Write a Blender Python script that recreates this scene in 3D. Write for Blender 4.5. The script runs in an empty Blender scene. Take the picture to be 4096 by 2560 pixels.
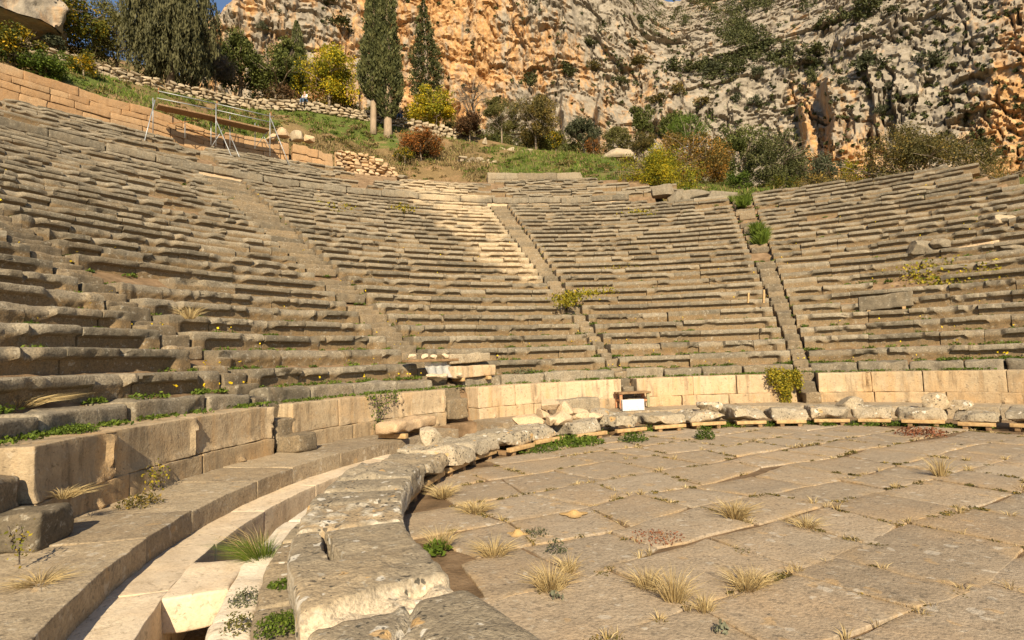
import bpy, math, random
import numpy as np
from mathutils import Matrix, Vector
random.seed(7); rng = np.random.default_rng(7)
scn = bpy.context.scene
COL = scn.collection
PI = math.pi
R_ = math.radians

# ---------------------------------------------------------------- camera
F_PX, PIT, ROL = 2247/4.0, 0.072, -0.034
CAMZ = 1.52
CX, CY = 4.605, 5.897                      # centre of the orchestra circle
cp, sp, cr, sr = math.cos(PIT), math.sin(PIT), math.cos(ROL), math.sin(ROL)
cd = bpy.data.cameras.new('camera'); cam = bpy.data.objects.new('camera', cd); COL.objects.link(cam)
cd.sensor_width = 36; cd.lens = 36*F_PX/1024; cd.clip_end = 3000; cd.clip_start = 0.05
right = Vector((cr, -sp*sr, cp*sr)); up = Vector((-sr, -sp*cr, cp*cr)); fwd = Vector((0, cp, sp))
M = Matrix.Identity(4)
for i in range(3):
    M[i][0] = right[i]; M[i][1] = up[i]; M[i][2] = -fwd[i]
M[2][3] = CAMZ
cam.matrix_world = M
scn.camera = cam

def ray(px, py):
    u = (px-512)/F_PX; v = -(py-320)/F_PX
    uu = cr*u-sr*v; vv = sr*u+cr*v
    return np.array([uu, cp-sp*vv, sp+cp*vv])
def at_z(px, py, z):
    d = ray(px, py); t = (z-CAMZ)/d[2]; return np.array([d[0]*t, d[1]*t, z])
def at_r(px, py, r):
    "point seen at a pixel whose plan distance from the orchestra centre is r"
    d = ray(px, py); n = math.hypot(d[0], d[1]); ux, uy = d[0]/n, d[1]/n
    b = ux*CX+uy*CY; c = CX*CX+CY*CY-r*r; t = b+math.sqrt(b*b-c)
    return np.array([ux*t, uy*t, CAMZ+d[2]/n*t])
def project(P):
    P = np.asarray(P, float); x, y, z = P[..., 0], P[..., 1], P[..., 2]-CAMZ
    yy = y*cp+z*sp; vv = -y*sp+z*cp
    yy = np.where(yy < 1e-3, 1e-3, yy); a, b = x/yy, vv/yy
    return 512+F_PX*(cr*a+sr*b), 320-F_PX*(-sr*a+cr*b), yy
def pol(th, r, z):
    t = np.radians(th); return np.stack(np.broadcast_arrays(CX+r*np.sin(t), CY+r*np.cos(t), z), -1)
def th_r(x, y):
    return np.degrees(np.arctan2(x-CX, y-CY)), np.hypot(x-CX, y-CY)

# ---------------------------------------------------------------- numpy noise
def _hash(ix, iy, iz, seed):
    h = (ix.astype(np.int64)*374761393+iy.astype(np.int64)*668265263+iz.astype(np.int64)*2147483647+seed*1274126177) & 0xFFFFFFFF
    h = ((h ^ (h >> 13))*1274126177) & 0xFFFFFFFF
    h = ((h ^ (h >> 16))*2246822519) & 0xFFFFFFFF
    return ((h ^ (h >> 15)) & 0xFFFFFF)/float(0xFFFFFF)
def vn(P, seed=0):
    P = np.asarray(P, float); i = np.floor(P).astype(np.int64); f = P-i; u = f*f*f*(f*(f*6-15)+10)
    r = 0
    for dx in (0, 1):
        wx = u[..., 0] if dx else 1-u[..., 0]
        for dy in (0, 1):
            wy = u[..., 1] if dy else 1-u[..., 1]
            for dz in (0, 1):
                wz = u[..., 2] if dz else 1-u[..., 2]
                r = r+wx*wy*wz*_hash(i[..., 0]+dx, i[..., 1]+dy, i[..., 2]+dz, seed)
    return r
def fbm(P, octv=4, seed=0, gain=.5, lac=2.03):
    P = np.asarray(P, float); s = 0; a = 1; t = 0
    for o in range(octv):
        s = s+a*vn(P, seed+o*17); t += a; a *= gain; P = P*lac+3.7
    return s/t
def sstep(a, b, x):
    t = np.clip((x-a)/(b-a), 0, 1); return t*t*(3-2*t)

# ---------------------------------------------------------------- objects
WO = {}
def props(o, label=None, cat=None, group=None, kind=None):
    if label: o['label'] = label
    if cat: o['category'] = cat
    if group: o['group'] = group
    if kind: o['kind'] = kind
    return o
def empty(name, loc, **k):
    o = bpy.data.objects.new(name, None); COL.objects.link(o); o.location = loc; o.empty_display_size = .2
    WO[o.name] = np.array(loc, float)
    return props(o, **k)
class MB:
    def __init__(s): s.V = []; s.Q = []; s.T = []; s.A = []; s.n = 0
    def add(s, V, Q=None, T=None, A=None):
        V = np.asarray(V, float).reshape(-1, 3)
        if Q is not None and len(Q): s.Q.append(np.asarray(Q, np.int64).reshape(-1, 4)+s.n)
        if T is not None and len(T): s.T.append(np.asarray(T, np.int64).reshape(-1, 3)+s.n)
        if A is None: A = (.5, 0, 0)
        A = np.asarray(A, float)
        if A.ndim == 1: A = np.broadcast_to(A, (len(V), 3))
        s.V.append(V); s.A.append(A); s.n += len(V)
        return s
    def bounds(s):
        V = np.concatenate(s.V); return V.min(0), V.max(0)
    def build(s, name, mat, parent=None, loc=None, angle=None, smooth=True, **k):
        V = np.concatenate(s.V); A = np.concatenate(s.A)
        if loc is None:
            if parent is not None: loc = np.zeros(3)
            else:
                a, b = V.min(0), V.max(0); loc = np.array([(a[0]+b[0])/2, (a[1]+b[1])/2, a[2]])
        off = np.array(loc, float)
        if parent is not None: off = WO[parent.name]
        me = bpy.data.meshes.new(name)
        Q = np.concatenate(s.Q) if s.Q else np.zeros((0, 4), np.int64)
        T = np.concatenate(s.T) if s.T else np.zeros((0, 3), np.int64)
        me.vertices.add(len(V)); me.vertices.foreach_set('co', (V-off).astype(np.float32).ravel())
        li = np.concatenate([Q.ravel(), T.ravel()]).astype(np.int32)
        me.loops.add(len(li)); me.loops.foreach_set('vertex_index', li)
        nq, nt = len(Q), len(T)
        me.polygons.add(nq+nt)
        st = np.concatenate([np.arange(nq)*4, nq*4+np.arange(nt)*3]).astype(np.int32)
        me.polygons.foreach_set('loop_start', st)
        if smooth: me.polygons.foreach_set('use_smooth', np.ones(nq+nt, bool))
        me.update(calc_edges=True); me.validate()
        at = me.attributes.new('att', 'FLOAT_COLOR', 'POINT')
        at.data.foreach_set('color', np.concatenate([A, np.ones((len(A), 1))], 1).astype(np.float32).ravel())
        if angle: me.set_sharp_from_angle(angle=R_(angle))
        me.materials.append(mat)
        o = bpy.data.objects.new(name, me); COL.objects.link(o)
        if parent is not None: o.parent = parent
        else: o.location = loc
        WO[o.name] = off
        return props(o, **k)

def grid_faces(nu, nv, wrap_v=False):
    i = np.arange(nu-1)[:, None]; j = np.arange(nv if wrap_v else nv-1)[None, :]; j2 = (j+1) % nv
    return np.stack(np.broadcast_arrays(i*nv+j, (i+1)*nv+j, (i+1)*nv+j2, i*nv+j2), -1).reshape(-1, 4)

_cg = {}
def cubegrid(cs):
    key = tuple(tuple(np.round(c, 5)) for c in cs)
    if key in _cg: return _cg[key]
    V = []; Q = []; n = 0
    for ax in range(3):
        b, c = (ax+1) % 3, (ax+2) % 3
        for sg in (-1, 1):
            u, v = np.meshgrid(cs[b], cs[c], indexing='ij')
            P = np.zeros(u.shape+(3,)); P[..., ax] = sg; P[..., b] = u; P[..., c] = v
            f = grid_faces(len(cs[b]), len(cs[c]))
            if sg < 0: f = f[:, ::-1]
            V.append(P.reshape(-1, 3)); Q.append(f+n); n += P.size//3
    V = np.concatenate(V); Q = np.concatenate(Q)
    k, idx, inv = np.unique(np.round(V, 4), axis=0, return_index=True, return_inverse=True)
    _cg[key] = (V[idx], inv.reshape(-1)[Q]); return _cg[key]
def rbox(half, r, seg):
    "rounded box, half sizes, edge radius, target cell size"
    cs = []
    for h in half:
        rr = min(r, h*.49); b = rr/h; n = max(1, int(round(2*(h-rr)/seg)))
        mid = np.linspace(-1+b, 1-b, n+1); cs.append(np.concatenate([[-1, -1+b*.4], mid, [1-b*.4, 1]]))
    V, Q = cubegrid(cs); H = np.array(half); P = V*H; rr = np.minimum(r, H*.49); core = np.clip(P, -(H-rr), H-rr)
    d = P-core; L = np.linalg.norm(d/rr, axis=1, keepdims=True); L[L < 1e-9] = 1
    return core+d/np.maximum(L, 1e-9), Q
def rough(P, amp, freq, seed, octv=3):
    o = np.stack([fbm(P*freq+s*31.7, octv, seed+s*5) for s in range(3)], -1)-.5
    return P+o*2*amp
def tube(pts, rad, ns=6, bump=0, seed=0):
    pts = np.asarray(pts, float); rad = np.broadcast_to(np.asarray(rad, float), (len(pts),))
    t = np.gradient(pts, axis=0); t /= np.linalg.norm(t, axis=1, keepdims=True)+1e-9
    a = np.where(np.abs(t[:, 2:3]) < .9, np.array([[0, 0, 1.]]), np.array([[1., 0, 0]]))
    u = np.cross(t, a); u /= np.linalg.norm(u, axis=1, keepdims=True)+1e-9; w = np.cross(t, u)
    an = np.arange(ns)*2*PI/ns
    rr = rad[:, None]*np.ones((1, ns))
    if bump: rr = rr*(1+bump*(fbm(np.stack([np.cos(an)[None]*2+pts[:, :1]*3, np.sin(an)[None]*2+pts[:, 1:2]*3, pts[:, 2:3]*3+0*an[None]], -1), 2, seed)-.5)*2)
    V = pts[:, None]+rr[..., None]*(np.cos(an)[None, :, None]*u[:, None]+np.sin(an)[None, :, None]*w[:, None])
    n = len(pts); V = V.reshape(-1, 3); Q = grid_faces(n, ns, True)
    V = np.concatenate([V, pts[:1], pts[-1:]]); c0, c1 = n*ns, n*ns+1
    j = np.arange(ns); T = np.concatenate([np.stack([j, (j+1) % ns, np.full(ns, c0)], 1), np.stack([(n-1)*ns+(j+1) % ns, (n-1)*ns+j, np.full(ns, c1)], 1)])
    return V, Q, T
def beam(a, b, w, h):
    "rectangular timber from a to b"
    a = np.array(a, float); b = np.array(b, float); t = b-a; L = np.linalg.norm(t); t /= L
    s = np.cross(t, [0, 0, 1.]); 
    if np.linalg.norm(s) < 1e-3: s = np.array([1., 0, 0])
    s /= np.linalg.norm(s); n = np.cross(s, t)
    V, Q = rbox((L/2, w/2, h/2), min(w, h)*.12, L/4)
    return (a+b)/2+V[:, :1]*t+V[:, 1:2]*s+V[:, 2:3]*n, Q
_rk = {}
def rock(c, size, seed, cuts=9, rot=0, cell=.34, square=.3, rgh=.07):
    n = int(round(2/cell)); l = np.linspace(-1, 1, n+1); V, Q = cubegrid([l, l, l])
    S = V/np.linalg.norm(V, axis=1, keepdims=True); P = S*(1-square)+V*square
    rg = np.random.default_rng(seed)
    for i in range(cuts):
        d = rg.normal(size=3); d /= np.linalg.norm(d); o = rg.uniform(.55, .85)
        P = P-np.maximum(0, P@d-o)[:, None]*d
    P = rough(P, rgh, 2.3, seed, 3)
    P = P*np.array(size)/2; ca, sa = math.cos(rot), math.sin(rot)
    P = np.stack([P[:, 0]*ca-P[:, 1]*sa, P[:, 0]*sa+P[:, 1]*ca, P[:, 2]], -1)
    return P+np.array(c), Q

# ---------------------------------------------------------------- materials
class NT:
    def __init__(s, name):
        s.m = bpy.data.materials.new(name); s.m.use_nodes = True; s.t = s.m.node_tree; s.t.nodes.clear()
        s.out = s.n('ShaderNodeOutputMaterial'); s.b = s.n('ShaderNodeBsdfPrincipled')
        s.t.links.new(s.b.outputs[0], s.out.inputs[0]); s.b.inputs['Roughness'].default_value = .85
        s.b.inputs['Specular IOR Level'].default_value = .25
        s.geo = s.n('ShaderNodeNewGeometry'); s.pos = s.geo.outputs['Position']
        a = s.n('ShaderNodeAttribute'); a.attribute_name = 'att'
        sx = s.n('ShaderNodeSeparateColor'); s.l(a.outputs['Color'], sx.inputs[0]); s.att = sx.outputs
    def n(s, t): return s.t.nodes.new(t)
    def l(s, a, b): s.t.links.new(a, b)
    def put(s, sock, v):
        if isinstance(v, bpy.types.NodeSocket): s.l(v, sock)
        else: sock.default_value = v
    def vec(s, scale):
        n = s.n('ShaderNodeVectorMath'); n.operation = 'MULTIPLY'; s.l(s.pos, n.inputs[0]); n.inputs[1].default_value = scale; return n.outputs[0]
    def noise(s, scale, detail=4, rough=.55, vec=None, dist=0):
        n = s.n('ShaderNodeTexNoise'); n.inputs['Scale'].default_value = scale; n.inputs['Detail'].default_value = detail
        n.inputs['Roughness'].default_value = rough; n.inputs['Distortion'].default_value = dist; s.l(vec or s.pos, n.inputs['Vector']); return n.outputs['Fac']
    def vor(s, scale, vec=None, feat='F1', out='Distance', rnd=1):
        n = s.n('ShaderNodeTexVoronoi'); n.feature = feat; n.inputs['Scale'].default_value = scale; n.inputs['Randomness'].default_value = rnd; s.l(vec or s.pos, n.inputs['Vector']); return n.outputs[out]
    def ramp(s, fac, stops):
        n = s.n('ShaderNodeValToRGB'); e = n.color_ramp.elements
        while len(e) < len(stops): e.new(.5)
        for i, (p, c) in enumerate(stops):
            e[i].position = p; e[i].color = (c, c, c, 1) if not hasattr(c, '__len__') else (*c, 1)
        s.put(n.inputs[0], fac); return n.outputs[0]
    def mr(s, fac, a, b, c=0, d=1):
        n = s.n('ShaderNodeMapRange'); n.clamp = True; s.put(n.inputs[0], fac)
        for i, v in enumerate((a, b, c, d)): s.put(n.inputs[1+i], v)
        return n.outputs[0]
    def math(s, op, a, b=0):
        n = s.n('ShaderNodeMath'); n.operation = op; s.put(n.inputs[0], a); s.put(n.inputs[1], b); return n.outputs[0]
    def mix(s, fac, a, b, mode='MIX'):
        n = s.n('ShaderNodeMix'); n.data_type = 'RGBA'; n.blend_type = mode; n.clamp_factor = True
        s.put(n.inputs[0], fac)
        for i, v in ((6, a), (7, b)):
            s.put(n.inputs[i], v if isinstance(v, bpy.types.NodeSocket) else (*v, 1))
        return n.outputs[2]
    def sep(s, v=None):
        n = s.n('ShaderNodeSeparateXYZ'); s.l(v or s.pos, n.inputs[0]); return n.outputs
    def bump(s, h, strength=.5, dist=.02):
        n = s.n('ShaderNodeBump'); n.inputs['Strength'].default_value = strength; n.inputs['Distance'].default_value = dist
        s.put(n.inputs['Height'], h); s.l(n.outputs[0], s.b.inputs['Normal'])
    def done(s, c): s.put(s.b.inputs['Base Color'], c if isinstance(c, bpy.types.NodeSocket) else (*c, 1)); return s.m

def stone(name, dark, light, patina, pale, spot=.5, warm=(.36, .22, .10), bscale=28, bstr=.6, pat_amt=.35, streak=.35, grain=.75, lich=0):
    s = NT(name)
    big = s.noise(.9, 4, .6); mid = s.noise(6, 5, .62); fine = s.noise(45, 4, .65)
    t = s.math('ADD', s.math('MULTIPLY', mid, .55), s.math('MULTIPLY', s.att[0], .45))
    c = s.mix(s.mr(t, .3, .7), dark, light)
    c = s.mix(s.math('MULTIPLY', s.mr(big, .48, .68), pat_amt), c, patina)
    c = s.mix(s.att[1], c, s.mix(mid, tuple(v*.8 for v in pale), pale))            # cleaned pale stone
    st = s.noise(1, 4, .6, vec=s.vec((7, 7, .9)))
    c = s.mix(s.math('MULTIPLY', s.mr(st, .52, .72), streak), c, tuple(v*.7 for v in dark))
    st2 = s.noise(1, 3, .6, vec=s.vec((4, 4, .5)))
    c = s.mix(s.math('MULTIPLY', s.mr(st2, .54, .70), streak*.8), c, patina)
    c = s.mix(s.math('MULTIPLY', s.att[2], s.mr(mid, .2, .7, .35, 1)), c, warm)      # earth stained
    c = s.mix(s.math('MULTIPLY', s.mr(s.noise(13, 3, .6), .60, .68), spot), c, (.50, .44, .34))   # lichen
    c = s.mix(s.math('MULTIPLY', s.mr(s.noise(17, 4, .7, dist=.6), .58, .66), .55), c, tuple(v*.42 for v in dark))
    c = s.mix(s.mr(fine, .42, .72, 0, grain), c, tuple(v*.48 for v in dark))
    if lich:
        for sc, col, th in ((9, (.62, .56, .46), .30), (6, (.52, .32, .13), .26), (24, (.05, .045, .035), .30), (14, (.07, .06, .045), .24)):
            wv = s.n('ShaderNodeVectorMath'); wv.operation = 'ADD'; s.l(s.pos, wv.inputs[0]); nn = s.n('ShaderNodeTexNoise'); nn.inputs['Scale'].default_value = sc*1.2; nn.inputs['Detail'].default_value = 4; s.l(s.pos, nn.inputs['Vector'])
            sv = s.n('ShaderNodeVectorMath'); sv.operation = 'SCALE'; s.l(nn.outputs['Color'], sv.inputs[0]); sv.inputs['Scale'].default_value = 1.1/sc; s.l(sv.outputs[0], wv.inputs[1])
            dd = s.vor(sc, wv.outputs[0]); rn = s.vor(sc, wv.outputs[0], out='Color'); rx = s.n('ShaderNodeSeparateColor'); s.l(rn, rx.inputs[0])
            rad = s.math('MULTIPLY', s.mr(rx.outputs[0], .45, 1, 0, th*1.5), s.mr(s.noise(1.3, 3, .6), .35, .6, .3, 1.1))
            c = s.mix(s.math('MULTIPLY', s.mr(s.math('SUBTRACT', rad, dd), -.02, .05), lich), c, col)
    c = s.mix(s.math('MULTIPLY', s.mr(s.noise(90, 3, .7), .58, .70), .35), c, tuple(min(1, v*1.25) for v in light))
    h = s.math('ADD', s.math('MULTIPLY', fine, .5), s.math('MULTIPLY', s.noise(bscale*.35, 6, .7), .9))
    s.bump(h, bstr, .03)
    return s.done(c)
SEAT = stone('seat_limestone', (.125, .103, .071), (.335, .277, .195), (.37, .26, .14), (.66, .50, .31), .5, (.245, .150, .062), pat_amt=.28)
PODIUM = stone('podium_limestone', (.22, .16, .095), (.50, .38, .235), (.52, .32, .145), (.74, .54, .34), .3, (.48, .30, .14), pat_amt=.75, streak=.85, grain=.3)
WALK = stone('walkway_stone', (.22, .165, .105), (.44, .345, .225), (.46, .32, .175), (.64, .52, .36), .55, (.40, .29, .16), bstr=.55, pat_amt=.4, streak=.1, grain=.6, lich=.3)
KERB = stone('pale_marble', (.42, .30, .18), (.70, .55, .37), (.62, .41, .21), (.8, .7, .55), .2, (.55, .33, .15), bstr=.35, pat_amt=.7, streak=.3, grain=.3)
SLAB = stone('slab_limestone', (.165, .130, .088), (.40, .325, .22), (.58, .42, .24), (.70, .60, .45), .75, (.60, .40, .20), bstr=.8, pat_amt=.45, streak=.05, grain=.6, lich=.85)
PAVE = stone('paving_limestone', (.255, .195, .132), (.44, .345, .24), (.47, .31, .17), (.62, .52, .38), .4, (.40, .27, .14), bstr=.6, pat_amt=.5, streak=.0, grain=.6, lich=.35)
FRESH = stone('fresh_orange_stone', (.36, .22, .11), (.60, .43, .26), (.60, .34, .14), (.72, .60, .42), .3, (.6, .35, .15), bstr=.6, pat_amt=.5, streak=.1, grain=.45)
ASHLAR = stone('orange_ashlar', (.27, .155, .075), (.46, .285, .145), (.44, .23, .09), (.7, .55, .35), .35, (.45, .24, .1), pat_amt=.6, streak=.3)
RUBBLE = stone('rubble_stone', (.26, .20, .13), (.52, .42, .29), (.48, .32, .16), (.65, .5, .3), .3, (.4, .25, .12), pat_amt=.4, streak=.05)
MARBLE = stone('white_marble', (.68, .64, .58), (.82, .79, .74), (.7, .66, .6), (.8, .8, .8), .1, (.6, .5, .4), bstr=.1, pat_amt=.3, streak=.25)

def soil(name='soil', k=1):
    s = NT(name); c = s.ramp(s.noise(3, 6, .65), [(.3, (.12*k, .075*k, .038*k)), (.5, (.22*k, .14*k, .075*k)), (.7, (.33*k, .22*k, .125*k))])
    s.bump(s.noise(30, 5, .7), .8, .03); return s.done(c)
SOIL = soil(); SANDY = soil('sandy_dirt', .85)
def hill():
    s = NT('hillside'); n = s.noise(.16, 5, .62); f = s.noise(1.6, 5, .7)
    g = s.mix(f, (.05, .068, .012), (.15, .18, .032))
    d = s.mix(f, (.13, .085, .035), (.31, .205, .09))
    m = s.math('ADD', n, s.math('MULTIPLY', s.math('SUBTRACT', s.att[0], .5), .9))
    c = s.mix(s.mr(s.math('ADD', m, s.math('MULTIPLY', f, .25)), .58, .72), d, g)
    c = s.mix(s.math('MULTIPLY', s.mr(s.noise(.5, 4), .56, .66), .7), c, (.34, .20, .10))
    s.bump(s.noise(5, 6, .7), 1, .2); return s.done(c)
HILL = hill()
def cliffm():
    s = NT('cliff_rock')
    f = s.noise(.9, 6, .68); ff = s.noise(.22, 5, .6); st = s.noise(1, 5, .65, vec=s.vec((.8, .8, .085)))
    grey = s.ramp(s.math('ADD', s.math('MULTIPLY', f, .6), s.math('MULTIPLY', ff, .4)), [(.33, (.13, .107, .080)), (.5, (.275, .228, .170)), (.66, (.38, .322, .245))])
    org = s.ramp(f, [(.3, (.25, .125, .05)), (.5, (.43, .235, .092)), (.7, (.53, .365, .20))])
    m = s.math('ADD', s.math('MULTIPLY', st, .62), s.math('ADD', s.math('MULTIPLY', ff, .38), s.math('SUBTRACT', s.att[0], .5)))
    c = s.mix(s.mr(m, .49, .63), grey, org)
    blk = s.noise(1, 4, .6, vec=s.vec((1.3, 1.3, .07)))
    c = s.mix(s.math('MULTIPLY', s.mr(blk, .58, .70), .5), c, (.17, .14, .11))
    c = s.mix(s.math('MULTIPLY', s.mr(s.noise(.55, 5, .7), .60, .68), s.att[1]), c, (.06, .075, .025))
    s.bump(s.noise(1.3, 8, .7), .7, .30); return s.done(c)
CLIFF = cliffm()
def leafm(name, stops, trans=.25, hue=.5):
    s = NT(name); c = s.ramp(s.att[0], stops)
    c = s.mix(s.math('MULTIPLY', s.mr(s.noise(.7, 3, .6), .35, .65), hue), c, s.mix(.5, c, (.03, .035, .008)))
    s.done(c); s.b.inputs['Roughness'].default_value = .7
    tr = s.n('ShaderNodeBsdfTranslucent'); s.l(c, tr.inputs[0]); mx = s.n('ShaderNodeMixShader'); mx.inputs[0].default_value = trans
    s.l(s.b.outputs[0], mx.inputs[1]); s.l(tr.outputs[0], mx.inputs[2]); s.l(mx.outputs[0], s.out.inputs[0]); return s.m
LM = {
 'cypress': leafm('cypress_foliage', [(0, (.038, .042, .012)), (.6, (.092, .095, .028)), (1, (.16, .15, .05))], .1),
 'weep': leafm('weeping_foliage', [(0, (.055, .052, .018)), (.6, (.12, .108, .042)), (1, (.19, .165, .075))], .15),
 'pine': leafm('pine_foliage', [(0, (.045, .055, .010)), (.6, (.105, .118, .022)), (1, (.19, .185, .045))], .15),
 'bright': leafm('bright_pine_foliage', [(0, (.05, .09, .01)), (.6, (.12, .18, .02)), (1, (.2, .25, .04))], .2),
 'yellow': leafm('yellow_leaves', [(0, (.11, .13, .012)), (.4, (.27, .26, .016)), (.75, (.55, .40, .016)), (1, (.72, .46, .012))], .3),
 'broom': leafm('broom_leaves', [(0, (.06, .075, .01)), (.6, (.14, .13, .014)), (.8, (.5, .32, .01)), (1, (.65, .38, .01))], .25),
 'olive': leafm('olive_leaves', [(0, (.09, .085, .02)), (.6, (.17, .155, .04)), (1, (.27, .23, .08))], .25),
 'greyolive': leafm('grey_olive_leaves', [(0, (.05, .055, .025)), (.6, (.10, .105, .05)), (1, (.17, .17, .1))], .2),
 'red': leafm('red_leaves', [(0, (.07, .06, .015)), (.4, (.17, .085, .025)), (.75, (.34, .11, .02)), (1, (.5, .17, .02))], .25),
 'darkred': leafm('dark_red_leaves', [(0, (.06, .035, .015)), (.6, (.13, .06, .025)), (1, (.22, .11, .04))], .2),
 'rust': leafm('rust_leaves', [(0, (.10, .085, .02)), (.4, (.22, .14, .03)), (.75, (.42, .20, .03)), (1, (.58, .27, .04))], .25),
 'brown': leafm('brown_olive_leaves', [(0, (.06, .055, .015)), (.5, (.13, .105, .03)), (.8, (.25, .17, .04)), (1, (.42, .27, .05))], .25),
 'twig': leafm('twigs', [(0, (.10, .075, .055)), (.6, (.17, .13, .095)), (1, (.26, .2, .15))], .05),
 'weed': leafm('weed_leaves', [(0, (.045, .075, .008)), (.6, (.11, .16, .015)), (1, (.2, .25, .03))], .3),
 'sage': leafm('sage_leaves', [(0, (.13, .13, .08)), (1, (.27, .27, .18))], .2),
 'straw': leafm('dry_grass', [(0, (.28, .19, .08)), (.5, (.48, .35, .16)), (1, (.68, .54, .28))], .25, .1),
 'hay': leafm('hay_grass', [(0, (.10, .07, .03)), (.5, (.22, .15, .06)), (1, (.40, .29, .13))], .2, .4),
 'redweed': leafm('red_weed', [(0, (.15, .06, .03)), (.6, (.28, .10, .05)), (1, (.34, .2, .09))], .2),
 'creeper': leafm('yellow_creeper', [(0, (.13, .14, .015)), (.5, (.3, .25, .02)), (1, (.55, .4, .03))], .3),
 'scrub': leafm('cliff_scrub', [(0, (.035, .042, .012)), (.6, (.085, .088, .026)), (1, (.15, .14, .05))], .1),
 'flower': leafm('yellow_flower', [(0, (.75, .5, .01)), (1, (.85, .6, .02))], .2, 0),
 'greengrass': leafm('green_grass', [(0, (.06, .095, .010)), (.6, (.14, .20, .02)), (1, (.26, .31, .05))], .3, .3),
}
def plain(name, a, b, scale=8, rgh=.6, metal=0, bstr=.2, stretch=None):
    s = NT(name); v = s.vec(stretch) if stretch else None
    c = s.mix(s.mr(s.noise(scale, 5, .6, vec=v), .3, .7), a, b); s.b.inputs['Roughness'].default_value = rgh; s.b.inputs['Metallic'].default_value = metal
    s.bump(s.noise(scale*3, 4, .6, vec=v), bstr, .01); return s.done(c)
BARK = plain('bark', (.17, .12, .08), (.36, .28, .2), 5, .9, 0, .8, (3, 3, .6))
PBARK = plain('pale_bark', (.22, .155, .095), (.42, .31, .205), 5, .9, 0, .8, (4, 4, .4))
WOOD = plain('raw_timber', (.32, .19, .08), (.54, .36, .17), 14, .7)
OLDWOOD = plain('weathered_timber', (.15, .085, .04), (.32, .20, .10), 12, .8)
STEEL = plain('galvanised_steel', (.30, .31, .31), (.44, .44, .43), 6, .5, .5)
RUST = plain('rusty_steel', (.25, .11, .04), (.42, .2, .07), 9, .8)
PAINT_R = plain('worn_red_paint', (.42, .15, .07), (.5, .3, .15), 12, .7)
PAINT_G = plain('worn_green_paint', (.16, .2, .11), (.4, .3, .16), 12, .7)
SKIN = plain('skin', (.5, .3, .2), (.55, .34, .23), 20, .6)
SHIRT = plain('white_cloth', (.68, .64, .58), (.76, .72, .66), 10, .9)
JEANS = plain('blue_denim', (.05, .08, .13), (.08, .12, .18), 10, .9)
DARKC = plain('dark_cloth', (.015, .015, .02), (.03, .03, .035), 10, .9)
HAIR = plain('grey_hair', (.2, .17, .15), (.3, .27, .25), 20, .8)
SHOE = plain('pale_shoe', (.5, .46, .4), (.6, .56, .5), 20, .8)
SAND = plain('orange_sand', (.44, .27, .10), (.55, .36, .16), 60, .95, 0, .8)
def plastic():
    s = NT('plastic_sheet'); s.done((.62, .60, .55)); s.b.inputs['Roughness'].default_value = .25
    tr = s.n('ShaderNodeBsdfTransparent'); mx = s.n('ShaderNodeMixShader'); mx.inputs[0].default_value = .5
    s.l(s.b.outputs[0], mx.inputs[2]); s.l(tr.outputs[0], mx.inputs[1]); s.l(mx.outputs[0], s.out.inputs[0]); s.bump(s.noise(9, 3), .6, .05); return s.m
PLASTIC = plastic()

# ================================================================ THE THEATRE
R1, DR, Z1, DZ = 9.766, .658, 1.529, .3535
def zrow(k): return Z1+DZ*(k-1)
def rrow(k): return R1+DR*(k-1)
BENCH_R, BENCH_Z = 28.1, 11.47
STAIRS = [(-101.6, -98.2), (-71.5, -68.2), (-44.1, -40.1), (-12.4, -9.9), (17.2, 19.8), (46.6, 49.0)]
def kmax(th):
    if th > 19.8: return 26 if th < 33 else 25 if th < 38 else 24 if th < 40.5 else 22 if th < 42.5 else 20 if th < 44 else 18
    if th > 9: return 26
    return 27
def upmax(th):
    if th < -25: return 9
    if th < -10.3: return 6
    if th < 3: return 8
    if th < 6.5: return 5
    if th < 11.5: return 3
    return 0
PROF = np.array([  # radial offset from lip, height from row top
    (.78, -.01), (.50, .0), (.28, .0), (.12, .0), (.05, -.002), (.018, -.010), (.003, -.030), (.0, -.075), (.004, -.118), (.022, -.134), (.075, -.142), (.115, -.165), (.125, -.25), (.125, -.36), (.125, -.46), (.78, -.46)])
BROKE = np.array([
    (.78, -.01), (.50, .0), (.30, .0), (.20, -.008), (.155, -.025), (.125, -.055), (.10, -.085), (.085, -.12), (.09, -.16), (.095, -.185), (.10, -.21), (.11, -.235), (.12, -.28), (.125, -.36), (.125, -.46), (.78, -.46)])
FULL = np.array([
    (.78, -.01), (.50, .0), (.28, .0), (.12, .0), (.05, -.002), (.018, -.010), (.003, -.030), (.0, -.075), (.002, -.118), (.003, -.15), (.004, -.18), (.005, -.22), (.006, -.28), (.008, -.36), (.01, -.46), (.78, -.46)])
def pale_mask(P):
    th, r = th_r(P[..., 0], P[..., 1])
    c = -16.8+(29-r)*.17-np.maximum(0, 17-r)*.25
    n = fbm(P*np.array([.55, .55, 1.2]), 3, 91)
    w = 5.6*sstep(14, 19, r)*(1-sstep(33, 35, r))
    m = sstep(w, w*.45, np.abs(th-c)+(n-.5)*6)*sstep(.30, .62, fbm(P*1.7, 3, 95)+.12)
    return m*.8*(w > .3)
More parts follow.
